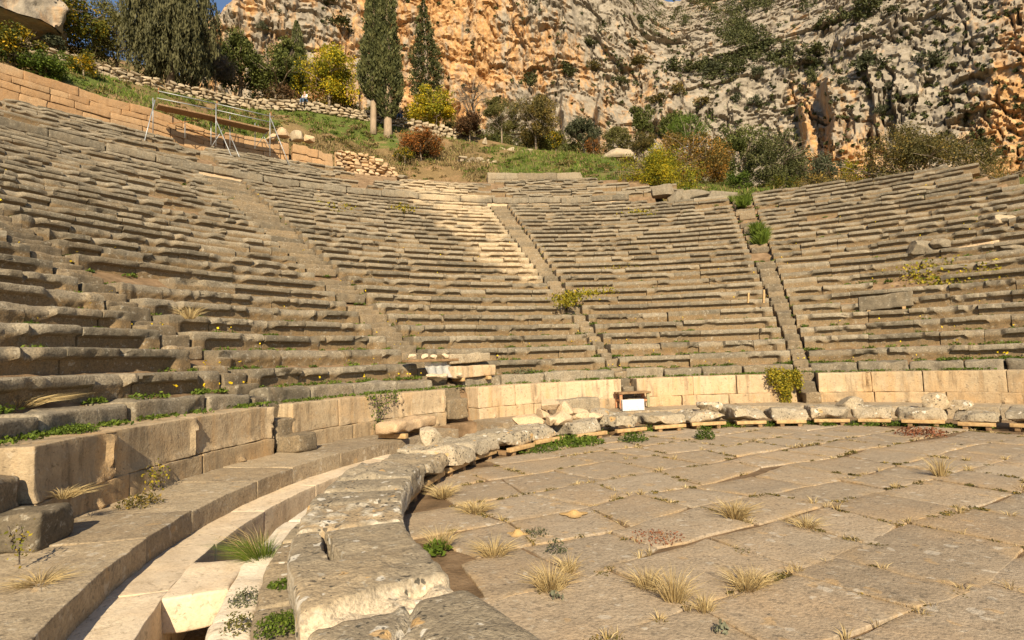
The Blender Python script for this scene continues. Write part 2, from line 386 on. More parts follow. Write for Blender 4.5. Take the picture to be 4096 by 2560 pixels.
def seat_block(th0, th1, r0, z0, seed, dmg=.3, end0=False, end1=False, fine=True, tilt=0, hscale=1, pal=True, dep=1):
    arc = R_(th1-th0)*r0; cell = .05 if r0 < 13.5 else .09 if r0 < 20 else .15
    n = max(3, int(arc/cell)); s = np.linspace(0, 1, n+1)
    rg = np.random.default_rng(seed)
    S = np.stack([s*arc*1.6+seed*7.3, 0*s+seed*.37, 0*s], -1)
    e = sstep(.66-dmg*.40, .72-dmg*.40, fbm(S, 3, 5))
    f = np.zeros_like(s); w = .22/max(arc, .3)
    if end0: f = np.maximum(f, 1-sstep(w, w+.09/arc, s))
    if end1: f = np.maximum(f, sstep(1-w-.09/arc, 1-w, s))
    if rg.random() < .055: f = np.ones_like(s)*.96
    e = e*(1-f*.7)
    p = PROF[None]*(1-f[:, None, None])+FULL[None]*f[:, None, None]
    p = p*(1-e[:, None, None])+BROKE[None]*e[:, None, None]
    dr = p[..., 0]*np.array([1]); dz = p[..., 1]*hscale
    dr = np.where(dr > .4, .4+(dr-.4)*dep, dr)
    ends = np.minimum(s, 1-s)*arc; rnd = np.maximum(0, 1-ends/.035)[:, None]**2
    th = (th0+(th1-th0)*s)[:, None]
    dr = dr+rnd*.010*(np.abs(dz) < .2)*(dr < .3); dz = dz-rnd*.008*(dz > -.05)
    P = pol(th, r0+dr, z0+dz+tilt*(s[:, None]-.5)*arc)
    amp = .004+.022*e[:, None]+.003*rg.random()
    nf = 5.5 if r0 < 18 else 2.6
    N = np.stack([fbm(P*nf+seed, 3, 11)-.5, fbm(P*nf+seed+40, 3, 12)-.5], -1)
    N2 = np.stack([fbm(P*17+seed, 2, 13)-.5, fbm(P*17+seed+40, 2, 14)-.5], -1) if r0 < 16 else 0
    N = N*2*amp[..., None]+(N2*(.010+.02*e[:, None, None]) if r0 < 16 else 0)
    edge = np.exp(-((dr-.02)/.06)**2)*(dz > -.15)
    chip = np.maximum(0, fbm(P*4.1+seed*1.9, 3, 21)-.60)*edge
    dr2 = dr+N[..., 0]+chip*.45; dz2 = dz+N[..., 1]*np.where(dz < -.4, 0, np.where(dr > .25, .5, 1))-chip*.3*(dz > -.06)
    P = pol(th, r0+dr2, z0+dz2+tilt*(s[:, None]-.5)*arc)
    m = P.shape[1]; V = P.reshape(-1, 3); Q = grid_faces(n+1, m, True)
    ca, cb = P[0].mean(0), P[-1].mean(0); k = len(V); V = np.concatenate([V, [ca, cb]])
    j = np.arange(m); jn = (j+1) % m
    T = np.concatenate([np.stack([j, jn, 0*j+k], 1), np.stack([n*m+jn, n*m+j, 0*j+k+1], 1)])
    pl = pale_mask(P) if pal else np.zeros(P.shape[:2])
    ti = rg.uniform(.15, .85)
    stn = np.clip((-dz-.13)/.05, 0, 1)*.95+e[:, None]*.1
    A = np.stack([np.full(P.shape[:2], ti), pl, stn*(1-pl*.6)], -1).reshape(-1, 3); A = np.concatenate([A, [[ti, 0, .4]]*2])
    return V, Q[:, ::-1], T[:, ::-1], A

ORD = ['first', 'second', 'third', 'fourth', 'fifth', 'sixth', 'seventh', 'eighth', 'ninth', 'tenth', 'eleventh', 'twelfth', 'thirteenth', 'fourteenth', 'fifteenth',
       'sixteenth', 'seventeenth', 'eighteenth', 'nineteenth', 'twentieth', 'twenty-first', 'twenty-second', 'twenty-third', 'twenty-fourth', 'twenty-fifth', 'twenty-sixth', 'twenty-seventh']
# wedges: (from, to, damage, disorder, wording of the anchor, count from the high end?)
WEDGES = [(-128, -101.6, .12, .4, 'far left corner stairs', True), (-98.2, -71.5, .10, .5, 'steep shaded left stairs', True), (-68.2, -44.1, .22, .6, 'steep shaded left stairs', False),
          (-40.1, -12.4, .16, .4, 'stairs above the wooden step stool', True), (-9.9, 17.2, .13, .5, 'stairs above the wooden step stool', False), (19.8, 66, .22, 1.1, 'stairs beside the hanging yellow vine', False)]
blocks = []
skip = []
def inview(th, r, z, m=110):
    x, y, d = project(pol(th, r, z)); return d > .3 and -m < x < 1024+m
for wi, (a, b, dmg, dis, anc, rev) in enumerate(WEDGES):
    for k in range(1, 28):
        r, z = rrow(k), zrow(k); th = a+.06; row = []
        lo, hi = ((.8, 1.7), (1.1, 2.6), (.7, 1.6), (.9, 2.0), (.9, 2.0), (.8, 1.9))[wi]
        while th < b-.2:
            L = np.degrees(random.uniform(lo, hi)/r); t1 = min(th+L, b-.06)
            if b-t1 < np.degrees(.45/r): t1 = b-.06
            row.append((th, t1)); th = t1+np.degrees(random.choice([.004, .008, .02])/r)
        for i, (t0, t1) in enumerate(row):
            mid = (t0+t1)/2
            if k > kmax(mid): continue
            if not inview(mid, r, z): continue
            if wi == 2 and k in (1, 2) and t1 > -44.9-(.6 if k == 2 else 0): pass
            miss = {5: .035, 2: .012, 4: .008}.get(wi, .004)
            if k > 2 and random.random() < miss: skip.append((mid, k)); continue
            d = dmg+random.gauss(0, .17)+(.12 if k in (1, 2) and wi in (1, 2) else 0)
            if wi in (1, 2) and 8 < k < 24: d += .08
            dd = dict(r=r+random.gauss(0, .018*dis), z=z+random.gauss(0, .014*dis), tilt=random.gauss(0, .011*dis))
            if wi == 5: dd['z'] += .12*sstep(40, 60, mid)*0
            n = (len(row)-i) if rev else i+1
            blocks.append(dict(t0=t0, t1=t1, k=k, dmg=float(np.clip(d, 0, 1)), e0=(i == 0), e1=(i == len(row)-1), anc=anc, n=n, wi=wi, area=0, **dd))
for q in blocks:
    x, y, d = project(pol(np.array([q['t0'], q['t1']]), q['r'], q['z'])); xm = np.clip(x, 0, 1024)
    q['area'] = abs(xm[1]-xm[0])*(.3*F_PX/d.mean()) if (y.mean() < 640 and d.min() > .3) else 0
blocks.sort(key=lambda q: -q['area'])
rest = MB(); sd = 0
GRP = 'limestone seat blocks of the theatre rows'
for i, q in enumerate(blocks):
    sd += 1
    g = seat_block(q['t0'], q['t1'], q['r'], q['z'], sd, q['dmg'], q['e0'], q['e1'], tilt=q['tilt'])
    if i < 296 and q['area'] > 0:
        o = MB().add(*g).build('seat_block', SEAT, angle=42, cat='stone block', group=GRP,
            label='%s seat block, %s from the %s, %s row up' % ('broken-lipped' if q['dmg'] > .34 else 'worn' if q['dmg'] > .15 else 'crisp-edged', ORD[q['n']-1], q['anc'], ORD[q['k']-1]))
    else: rest.add(*g)
# upper tiers beyond the walkway and the tall bench course in front of them
for j in range(1, 10):
    r, z = BENCH_R+.55+.66*(j-1)+.1, BENCH_Z+.36*j-.03; th = -78
    while th < 12:
        L = np.degrees(random.uniform(.8, 2.0)/r); t1 = th+L; mid = (th+t1)/2
        gap = any(abs(mid-g) < 1.1 for g in (-56.5, -41.5, -26, -10.2))
        if j <= upmax(mid) and not gap and random.random() > .05 and inview(mid, r, z):
            sd += 1; rest.add(*seat_block(th, t1, r+random.gauss(0, .04), z+random.gauss(0, .025), sd, .42+random.gauss(0, .15), tilt=random.gauss(0, .01), hscale=.9))
        th = t1+np.degrees(random.choice([.01, .04])/r)
rest.build('seat_rows', SEAT, angle=42, kind='stuff', label='worn grey limestone seat rows rising up the upper part of the theatre', cat='seating')
n = 0; th = -74
while th < 5.2:
    L = np.degrees(random.uniform(1.6, 2.6)/BENCH_R); t1 = min(th+L, 5.4); mid = (th+t1)/2
    if not any(abs(mid-g) < .7 for g in (-12.6, -70)) and inview(mid, BENCH_R, BENCH_Z, 10):
        sd += 1; V, Q = rbox((R_(L)*BENCH_R/2-.01, .30, .18), .04, .12)
        P = pol(mid+np.degrees(V[:, 0]/BENCH_R), BENCH_R+.3+V[:, 1], BENCH_Z-.18+V[:, 2]+random.gauss(0, .02)); P = rough(P, .05, 2.2, sd)
        pl = pale_mask(P)
        MB().add(P, Q, A=np.stack([0*pl+random.uniform(.2, .6), pl, 0*pl], -1)).build('bench_slab', SEAT, angle=40, cat='stone slab', group='tall bench slabs along the upper walkway',
            label='tall grey bench slab, %s from the left edge along the upper walkway' % (ORD[n] if n < 27 else 'thirtieth'[:0]+['twenty-eighth', 'twenty-ninth', 'thirtieth', 'thirty-first', 'thirty-second'][n-27])); n += 1
    th = t1+np.degrees(.02/BENCH_R)
# orange-plastered footing under the bench
pf = MB(); t = np.linspace(-76, 5.3, 260); zz = np.array([BENCH_Z-.80, BENCH_Z-.60, BENCH_Z-.37])
P = pol(t[:, None], BENCH_R+.09+0*zz[None], zz[None]+0*t[:, None]); P = rough(P, .02, 1.5, 3); m = P.shape
pf.add(P.reshape(-1, 3), grid_faces(m[0], m[1]), A=(.6, .35, 0)); 
P2 = pol(t[:, None], np.array([BENCH_R+.09, BENCH_R+.5])[None], BENCH_Z-.37+0*t[:, None]+np.zeros((1, 2))); pf.add(P2.reshape(-1, 3), grid_faces(len(t), 2))
pf.build('plinth_wall', FRESH, label='low orange plastered footing under the tall grey bench slabs', cat='wall')

# bank of earth that carries the rows
ths = np.linspace(-132, 78, 421); rr = np.concatenate([np.linspace(9.0, 27.3, 120), np.linspace(27.4, 28.6, 6), np.linspace(28.7, 36, 40)])
TH, RR = np.meshgrid(ths, rr, indexing='ij')
K = (RR-R1)/DR+1; zb = np.where(RR < 27.35, Z1+DZ*(K-1)-.40, np.where(RR < 28.65, zrow(27)-.16+(RR-27.35)*.05, BENCH_Z+(RR-28.65)*.5455-.14))
zb = np.minimum(zb, np.where(RR > 28.65, 14.35, 99))
hs = sstep(9, 12, TH); zb = np.where(RR > 27.3, zb*(1-hs)+hs*(zrow(27)-.35), zb)
KM = np.vectorize(kmax)(ths)[:, None]; zcap = zrow(KM)-.25; zb = np.where((TH > 9) & (zb > zcap), zcap, zb)
zb = np.where(RR < 9.05, -.5, zb); RR = np.where(RR < 9.05, 8.92, RR)
P = pol(TH, RR, zb); P[..., 2] += (fbm(P*2.5, 3, 4)-.5)*.06
MB().add(P.reshape(-1, 3), grid_faces(len(ths), len(rr))[:, ::-1], A=(.5, 0, 0)).build('bank', SOIL, kind='structure')

# stairways: one thing each, every step a part
SN = ['worn stone stairs in the far left corner beside the broken podium end', 'steep shaded stone stairs climbing the left seating, seen edge-on', 'rubble-strewn stone stairs rising past the plank and plastic sheet',
      'stone stairs climbing from the wooden step stool through the middle rows', 'overgrown stone stairs climbing beside the hanging yellow vine', 'short broken stairs at the right edge']
def step_block(mb, th0, th1, r0, r1, z0, z1, seed, rad=.04):
    rc = (r0+r1)/2; V, Q = rbox((R_(th1-th0)*rc/2-.008, (r1-r0)/2, (z1-z0)/2), rad, .07 if r0 < 16 else .2)
    P = pol((th0+th1)/2+np.degrees(V[:, 0]/rc), rc+V[:, 1], (z0+z1)/2+V[:, 2]); P = rough(P, .05, 3.2, seed); P = rough(P, .014, 12, seed+1, 2)
    ti = np.random.default_rng(seed).uniform(.0, .8)
    mb.add(P, Q, A=np.stack([np.full(len(P), ti), pale_mask(P)*.25, np.full(len(P), np.random.default_rng(seed).uniform(.1, .7))], -1)); return mb
for si, (a, b) in enumerate(STAIRS[:5]):
    t = empty('stairway', pol((a+b)/2, 8.9, .24), label=SN[si], cat='stairs', group='radial stairways between the seat wedges')
    for q, (r0, r1, z0, z1) in enumerate([(8.30, 8.72, .235, .50), (8.72, 9.05, .3, .735), (9.0, 9.4, .5, .965)]):
        if si == 2 and q == 0: continue
        step_block(MB(), a+.1, b-.1, r0, r1, z0, z1, 900+si*100+q).build('step', SEAT, t, angle=40)
    for j in range(0, 54):
        z = Z1-.05+.177*(j-2); r = R1+.05+.329*(j-2)
        if r > 27 or not inview((a+b)/2, r, z): continue
        if (si == 4 and j > 20 and random.random() < .45) or random.random() < (.15 if si == 2 else .05): continue
        dz = random.gauss(-.04, .03)
        step_block(MB(), a+.08+random.uniform(0, .3), b-.08-random.uniform(0, .3), r+random.gauss(0, .02), r+.45, z-.3, z+dz, 2000+si*100+j).build('step', SEAT, t, angle=40)

# podium: base course and upright slabs between the stairs
PODS = [(-128, -112.6, 'broken pale left-hand end'), (-98, -72.0, 'shaded left run'), (-69.2, -44.4, 'streaked orange run'), (-38.6, -12.4, 'pinkish pale run'), (-9.7, 16.6, 'cream middle run'), (19.9, 64, 'long grey-streaked right run')]
def arcbox(mb, t0, t1, r0, r1, z0, z1, seed, rad=.02, seg=.08, amp=.02, fr=3, att=(.5, 0, 0), boss=None, margin=False):
    rc = (r0+r1)/2; V, Q = rbox((R_(t1-t0)*rc/2, (r1-r0)/2, (z1-z0)/2), rad, seg); front = V[:, 1] < 0
    V = V.copy()
    if boss:
        x0, zz0, s = boss; g = np.exp(-(((V[:, 0]-x0)/s)**2+((V[:, 2]-zz0)/s)**2)**2); V[:, 1] -= g*front*.06
    if margin:
        nn = fbm(V*9+seed, 3, 6); hx = R_(t1-t0)*rc/2; hz = (z1-z0)/2
        g = np.maximum(sstep(.10, .06, hx-V[:, 0])*1.0, .7*sstep(.07, .04, hz+V[:, 2])); V[:, 1] -= g*front*(.012+.06*nn*(nn > .45))
    P = pol((t0+t1)/2+np.degrees(V[:, 0]/rc), rc+V[:, 1], (z0+z1)/2+V[:, 2]); P = rough(P, amp, fr, seed)
    A = np.tile(np.array(att, float), (len(P), 1)); A[:, 0] = np.random.default_rng(seed).uniform(.25, .8)
    mb.add(P, Q, A=A); return mb
for pi, (a, b, nm) in enumerate(PODS):
    if pi == 0: continue
    w = empty('podium_wall', pol((a+b)/2, 8.9, .237), label='low stone podium wall, %s, standing behind the curved walkway' % nm, cat='wall', group='podium walls below the seats')
    th = a; c = 0
    palet = {3: .75, 4: .5, 2: .2, 5: .18}.get(pi, .05)
    while th < b-.5:
        t1 = min(th+random.uniform(7.5, 10.5), b)
        if b-t1 < 3: t1 = b
        if inview((th+t1)/2, 8.7, .4, 300):
            sd += 1; ln = R_(t1-th)*8.9
            arcbox(MB(), th+.06, t1-.06, 8.66, 9.2, .15, .474, sd, .014, .05, .014, 4, (.5, palet*.5, .12), (random.uniform(-.25, .25)*ln, -.05, .05) if random.random() < .75 else None).build('base_block', PODIUM, w, angle=40)
        th = t1
    th = a
    while th < b-.5:
        t1 = min(th+random.uniform(6.5, 10.5), b)
        if b-t1 < 3: t1 = b
        if inview((th+t1)/2, 8.7, .6, 300):
            sd += 1; off = random.gauss(0, .012)
            arcbox(MB(), th+.05, t1-.05, 8.70+off, 9.25, .478, .948, sd, .012, .05, .012, 3, (.5, palet+random.uniform(-.1, .1), .04), (random.uniform(-.2, .2), -.13, .045) if random.random() < .3 else None, pi == 1 or random.random() < .3).build('upright_slab', PODIUM, w, angle=40)
        th = t1
    # rough course on top of the uprights
    th = a-(.5 if pi else 0)
    while th < b+.2:
        t1 = th+random.uniform(4.5, 9); 
        if t1 > b-2: t1 = b+.3
        if inview((th+t1)/2, 9.3, 1, 300):
            sd += 1; rb = random.random()
            arcbox(MB(), th+.08, t1-.08, 9.18+random.uniform(-.02, .06), 9.92, .90, 1.172+random.gauss(0, .012), sd, .04, .06, .035+.03*rb, 3.2, (.5, 0, 0)).build('rough_block', SEAT, w, angle=45)
        th = t1

# curved walkway, pale kerb below it, the drain and its far wall
def ringpave(name, mat, r0, r1, z0, z1, a, b, lo, hi, rad, seg, amp, fr, att=(.5, 0, 0), skipf=None, **k):
    m = MB(); th = a; q = 0
    while th < b:
        t1 = min(b, th+np.degrees(random.uniform(lo, hi)/r1)); q += 1
        if inview((th+t1)/2, (r0+r1)/2, z1, 500) and not (skipf and skipf((th+t1)/2)):
            arcbox(m, th+.008, t1-.008, r0, r1, z0, z1+random.gauss(0, .004), 7000+q+int(r0*10), rad, seg, amp, fr, att)
        th = t1
    return m.build(name, mat, angle=40, **k)
ringpave('walkway', WALK, 7.64, 8.72, -.1, .237, -128, 66, .8, 1.5, .008, .04, .012, 5, kind='structure', skipf=lambda t: -46 < t < -40.5)
ringpave('kerb', KERB, 7.275, 7.66, -.45, .033, -128, -62, .9, 1.7, .006, .04, .010, 5, (.6, .3, 0), kind='structure')
ringpave('drain_wall', KERB, 6.66, 6.90, -.45, .03, -128, -60, .7, 1.5, .04, .05, .03, 3, (.7, .8, 0), kind='structure')
ringpave('drain_floor', WALK, 6.8, 7.4, -.75, -.42, -128, -60, 1, 2, .02, .1, .02, 3, (.3, 0, .8), kind='structure')
br = MB(); arcbox(br, -106.6, -101.2, 6.88, 7.285, -.2, .037, 41, .02, .05, .018, 4, (.6, .45, .15)); br.build('cover_slab', KERB, angle=40, label='pale worn slab bridging the open drain beside the grassy gap', cat='stone slab')
br = MB(); arcbox(br, -70, -62.3, 6.88, 7.285, -.2, .03, 42, .02, .06, .018, 4, (.6, .3, .1)); br.build('cover_slab', KERB, angle=40, label='pale slab closing the drain under the broken walkway end', cat='stone slab')
ringpave('ledge', SLAB, 6.30, 6.655, -.3, .12, -128, -96, .5, .8, .03, .04, .02, 4, kind='structure')
ringpave('ground_ring', SOIL, 6.1, 7.7, -.8, -.03, -61.5, 66, 1, 2, .02, .2, .03, 3, kind='structure')

ringpave('pit_floor', SOIL, 7.4, 9.2, -.6, -.06, -52, -36, 2, 3, .05, .15, .06, 3, kind='structure')
ringpave('stair_foot', SOIL, 8.6, 9.3, -.5, .2, -128, 66, 2, 3, .02, .3, .01, 3, kind='structure')

# ring of great slabs on timbers around the orchestra
edges = [-131, -120.4, -106.5, -100.0, -95.4, -90.5, -83, -74, -66, -57, -48.5, -39, -29, -20, -11, -2, 6, 13.5, 21.5, 28.5, 36.5, 44, 51, 58]
SLN = ['lichen-spotted foreground slab cut by the bottom edge of the view', 'huge foreground slab with a long dark slot in its top', 'short foreground slab with a rubbly orange and white patch', 'flat grey slab just beyond the rubbly patched one',
 'narrow dark slab in front of the flaking one', 'flaking layered slab beside the leaning boulder', 'thick split slab under the leaning grey boulder', 'pale crumbling slab on a long raised plank',
 'pale crumbling slab where the ring turns the corner', 'rough slab under the left end of the orange rubble heap', 'slab under the middle of the orange rubble heap', 'long rounded slab just right of the rubble heap', 'flat slab in front of the wooden step stool',
 'slab in front of the white marble block', 'broad grey slab with orange underside right of the marble block', 'two-toned orange and grey slab carrying a rough boulder', 'pale rounded slab with a white broken end', 'dark angular slab right of the white-ended one',
 'low slab with an orange split below the vine stairs', 'squared grey block with orange foot past the vine stairs', 'smooth broad slab left of the round boulder', 'knobbly slab under the round boulder', 'pitted rounded slab between two boulders', 'orange-ended slab carrying two small boulders',
 'square grey slab at the far right of the ring', 'last slab of the ring, cut by the right edge', 'slab beyond the right edge']
SLT = {0: (.10, .36, .95), 1: (.08, .375, 1), 2: (.08, .37, 1), 3: (.1, .37, 1)}
for i in range(len(edges)-1):
    a, b = edges[i]+.25, edges[i+1]-.25
    if i > 8: a += random.uniform(0, .5); b -= random.uniform(0, .7)
    z0, z1 = (.10, .37) if i < 5 else (.12, .37+random.uniform(-.04, .02)) if i < 11 else (.11, .33+random.uniform(-.04, .04))
    ri, ro = (5.69, 6.47) if i < 8 else (5.80+random.uniform(-.1, .15), 6.75+random.uniform(-.3, .15))
    rc = (ri+ro)/2; near = i < 5
    V, Q = rbox((R_(b-a)*rc/2, (ro-ri)/2, (z1-z0)/2), .05 if i < 6 else .045, .015 if i == 1 else .028 if near else .05)
    top = V[:, 2] > 0
    if i > 5:
        V[:, 1] += (random.uniform(.02, .1))*(V[:, 2]/(z1-z0))
        H_ = np.array([R_(b-a)*rc/2, (ro-ri)/2, (z1-z0)/2]); rg_ = np.random.default_rng(i*7+1)
        for c_ in range(7):
            d_ = rg_.normal(size=3)*np.array([1, 1, .8]); d_ /= np.linalg.norm(d_); o_ = rg_.uniform(.9, 1.15); ex = np.maximum(0, (V/H_)@d_-o_); V = V-(ex[:, None]*d_)*H_
    P = pol((a+b)/2+np.degrees(V[:, 0]/rc), rc+V[:, 1], (z0+z1)/2+V[:, 2])
    sde = 1-np.clip(top*(np.abs(V[:, 1]) < (ro-ri)/2-.05)*1.0, 0, 1)
    P = rough(P, .030 if near else .06, 2.6 if near else 3.6, 300+i, 4); P = rough(P, .008 if near else .02, 14 if near else 10, 360+i, 3)
    A = np.zeros((len(P), 3)); A[:, 0] = .55 if near else random.uniform(.3, .8); A[:, 1] = .75*sde*(V[:, 2] < (z1-z0)*.42) if near else .25*random.random(); A[:, 2] = np.clip(-V[:, 2]/(z1-z0)*1.6-.1, 0, .8)*(0 if near else 1)*random.choice([.2, .6, 1])
    if i == 1:   # slot and the knocked-off near corner
        thp, rp = th_r(P[:, 0], P[:, 1]); u = (thp+106.5)/-13.9; w = (rp-5.69)/.78
        slot = np.exp(-(((w-(.745-.17*u+.012*np.sin(u*26)))/(.014+.075*u))**6))*(sstep(.01, .04, u)*(1-sstep(.475, .495, u)))
        P[:, 2] -= slot*top*(.20-1.6*np.maximum(0, (.745-.17*u)-w)); A[:, 1] = np.maximum(A[:, 1], slot*top*.5)
        br_ = sstep(.87, .90, u+(fbm(P*5, 3, 8)-.5)*.14+.06*(1-w)); P[:, 2] -= br_*top*(.05+.10*(fbm(P*9, 3, 18)-.3)); A[:, 1] = np.maximum(A[:, 1], br_*.9); A[:, 2] = np.maximum(A[:, 2], br_*.35)
    if i == 2:
        rb = (fbm(P*11, 3, 77)-.5)*top; P[:, 2] += rb*.05; A[:, 1] = np.maximum(A[:, 1], sstep(.0, .12, rb)*.7); A[:, 2] = np.maximum(A[:, 2], sstep(.0, -.1, rb)*.5*top)
    if i == 0:   # cracked lengthwise
        thp, rp = th_r(P[:, 0], P[:, 1]); w = (rp-5.69)/.78; ck = np.abs(w-.50-.10*np.sin(thp*.9)-(fbm(P*6, 2, 8)-.5)*.15); P[:, 2] -= top*.06*sstep(.05, .0, ck); P[:, 2] += top*.015*(w < .5)-.012
        A[:, 1] = np.maximum(A[:, 1], top*sstep(.06, .02, ck)*.5)
    MB().add(P, Q, A=A).build('ring_slab', SLAB, angle=45, label=SLN[i], cat='stone slab', group='great slabs ringing the orchestra')
    if i >= 4 and i < 26:   # timbers
        g = (random.uniform(.3, .9), random.uniform(.3, .9)); zt = z0-.004+.012
        mb = MB(); rb = ri-.02 if i > 8 else ri+.10
        p0, p1 = pol(a+.4, rb, .085), pol(b-.4, rb, .085)
        wt = empty('timber_trestle', (p0+p1)/2*np.array([1, 1, 0]), label='raw timber bearer propping up the %s' % SLN[i].split(' ', 1)[0]+' '+' '.join(SLN[i].split(' ')[1:8]), cat='timber', group='timbers under the ring slabs')
        MB().add(*beam(p0+np.array([0, 0, .01]), p1+np.array([0, 0, .01]), .09, .065)).build('plank', WOOD, wt)
        for tt in (.2, .8):
            c = p0+(p1-p0)*tt; d = np.array([c[0]-CX, c[1]-CY, 0]); d /= np.linalg.norm(d)
            MB().add(*beam(c+d*-.02+np.array([0, 0, -.06]), c+d*.6+np.array([0, 0, -.06]), .08, .075)).build('chock', OLDWOOD, wt)

# ================================================================ ORCHESTRA PAVING
g = MB(); ga = R_(60); ux = np.array([math.sin(ga), math.cos(ga)]); uy = np.array([-ux[1], ux[0]])
v = -12.0; q = 0; joints = []
def inring(x, y): return (x-CX)**2+(y-CY)**2 < 5.86**2 or (y < CY and x > -1.2 and (x-CX)**2 < 8**2 and ((x-CX)**2+(y-CY)**2 < 5.86**2 or y < 1.5))
def jit(a, b, seed): return (vn(np.array([[a*1.7, b*1.7, seed]]))[0]-.5)
while v < 12:
    h = random.choice([.55, .65, .75, .85]); u = -12+random.random(); v2 = v+h
    while u < 14:
        L = random.uniform(.6, 1.35); u2 = u+L
        c = np.array([[u, v], [u2, v], [u2, v2], [u, v2]])
        W = np.array([p[0]*ux+p[1]*uy+np.array([jit(p[0], p[1], 1), jit(p[0], p[1], 2)])*.30 for p in c])
        m = W.mean(0); d = math.hypot(m[0]-CX, m[1]-CY)
        if (d < 5.75) and m[1] > -.6 and project(np.array([m[0], m[1], 0.]))[2] > .2:
            q += 1; seg = .07 if math.hypot(*m) < 5 else .14
            V, Q = rbox((L/2, h/2, .09), .007, seg)
            s = V[:, 0]/L+.5; t = V[:, 1]/h+.5; gp = .013
            X = (W[0]*((1-s)*(1-t))[:, None]+W[1]*(s*(1-t))[:, None]+W[2]*(s*t)[:, None]+W[3]*((1-s)*t)[:, None])
            X = X+(m-X)*(gp/max(.3, L/2))
            tz = random.gauss(0, .003)+V[:, 0]*random.gauss(0, .004)+V[:, 1]*random.gauss(0, .004)
            P = np.concatenate([X, (V[:, 2]-.09+tz)[:, None]], 1)
            nx = fbm(np.stack([P[:, 0]*3, P[:, 1]*3, 0*P[:, 0]+q], -1), 3, 3)-.5; ny = fbm(np.stack([P[:, 0]*3, P[:, 1]*3, 0*P[:, 0]+q+50], -1), 3, 4)-.5; nz = fbm(P*np.array([6, 6, 2]), 4, 9)-.5
            ed = np.maximum(np.abs(2*s-1), np.abs(2*t-1)) > .8
            P[:, 0] += nx*.075; P[:, 1] += ny*.075; P[:, 2] += nz*.020
            ez = sstep(.026, .0, np.minimum(np.minimum(s, 1-s)*L, np.minimum(t, 1-t)*h))*(fbm(P*4, 2, 19) > .47); b0 = .25*random.random()
            g.add(P, Q, A=np.stack([np.full(len(P), random.uniform(.25, .8)), np.full(len(P), .12*random.random()), np.maximum(b0, ez*.95)], -1))
            for w0, w1 in ((W[0], W[1]), (W[1], W[2])): joints.append((w0, w1))
        u = u2+.004
    v = v2+.004
g.build('pavement', PAVE, angle=40, kind='structure')
xs = np.linspace(-9, 18, 360); X, Y = np.meshgrid(xs, np.linspace(-5, 14, 260), indexing='ij')
P = np.stack([X, Y, -.020+(fbm(np.stack([X*3, Y*3, 0*X], -1), 3, 2)-.5)*.006-.9*(np.hypot(X-CX, Y-CY) > 6.2)], -1)
MB().add(P.reshape(-1, 3), grid_faces(360, 260)).build('ground', SANDY, kind='structure')

# ================================================================ HILLSIDE
KT = np.array([-130, -60, -46, -34, -28, -20, -10, 0, 6, 10, 16, 22, 40, 80.])
KR1 = np.array([35.9, 35.9, 35.9, 35.9, 35.7, 35.3, 34.6, 35.4, 33.5, 30.5, 28.2, 27.6, 27.2, 26.5])
KZ1 = np.array([16.2, 16.2, 16.0, 15.6, 14.5, 13.4, 14.1, 14.4, 13.4, 11.8, 11.0, 10.7, 9.4, 7.0])
KZ46 = np.array([22.4, 22.4, 22.2, 22.4, 23.2, 23.0, 21.9, 21.0, 20.2, 18.6, 16.3, 14.3, 11.6, 9])
KUP = np.array([.85, .85, .85, .85, .85, .85, .85, .15, 0, 0, 0, 0, 0, 0])
KZF = np.array([46, 48, 47, 46.5, 46, 45, 44, 41, 38, 36, 33, 30, 23, 18.])
def terrain(th, r):
    i = lambda a: np.interp(th, KT, a)
    r1, z1, z2, uz, zf = i(KR1), i(KZ1), i(KZ46), i(KUP), i(KZF)
    a = np.clip((r-r1)/(45.6-r1), 0, 1); z = z1+(z2-z1)*a+np.sin(a*PI)*.25
    z = z+uz*sstep(45.7, 46.3, r)
    b = np.clip((r-46.2)/(97-46.2), 0, 1.4); z = z+(zf-z2-uz)*b*(.75+.25*b)
    return z
def thill(px, r):
    p = at_r(px, 100, r); return th_r(p[0], p[1])[0]
ths = np.linspace(-90, 78, 300); rel = np.concatenate([np.linspace(0, 1, 40), 1+np.linspace(.004, .05, 4), np.linspace(1.08, 2.4, 46)])
TH, RL = np.meshgrid(ths, rel, indexing='ij'); r1 = np.interp(TH, KT, KR1)
RR = np.where(RL <= 1, r1+(45.6-r1)*RL, 45.6*RL); Z = terrain(TH, RR)
P = pol(TH, RR, Z); nz = (fbm(P*np.array([.35, .35, 0]), 4, 31)-.5)*1.1*sstep(0, .25, RL)*sstep(.0, .12, np.abs(RL-1)+.02); P[..., 2] += nz
P[:, 0, 2] -= .5*(TH[:, 0] > -31)
gm = .5+0*TH
gm = np.where(TH < -33, .50+.06*(RL > .5), gm); gm = np.where((TH >= -33) & (TH < -19), .30+.36*sstep(.50, .66, RL), gm)
gm = np.where((TH >= -19) & (TH < -8), .28+.16*sstep(.8, .95, RL), gm); gm = np.where((TH >= -8) & (TH < 9), .50+.10*sstep(-8, -3, TH), gm); gm = np.where(TH >= 9, .55, gm)
gm = np.where(RL > 1.06, .46, gm)
MB().add(P.reshape(-1, 3), grid_faces(300, len(rel))[:, ::-1], A=np.stack([gm, 0*gm, 0*gm], -1).reshape(-1, 3)).build('hillside', HILL, kind='structure')

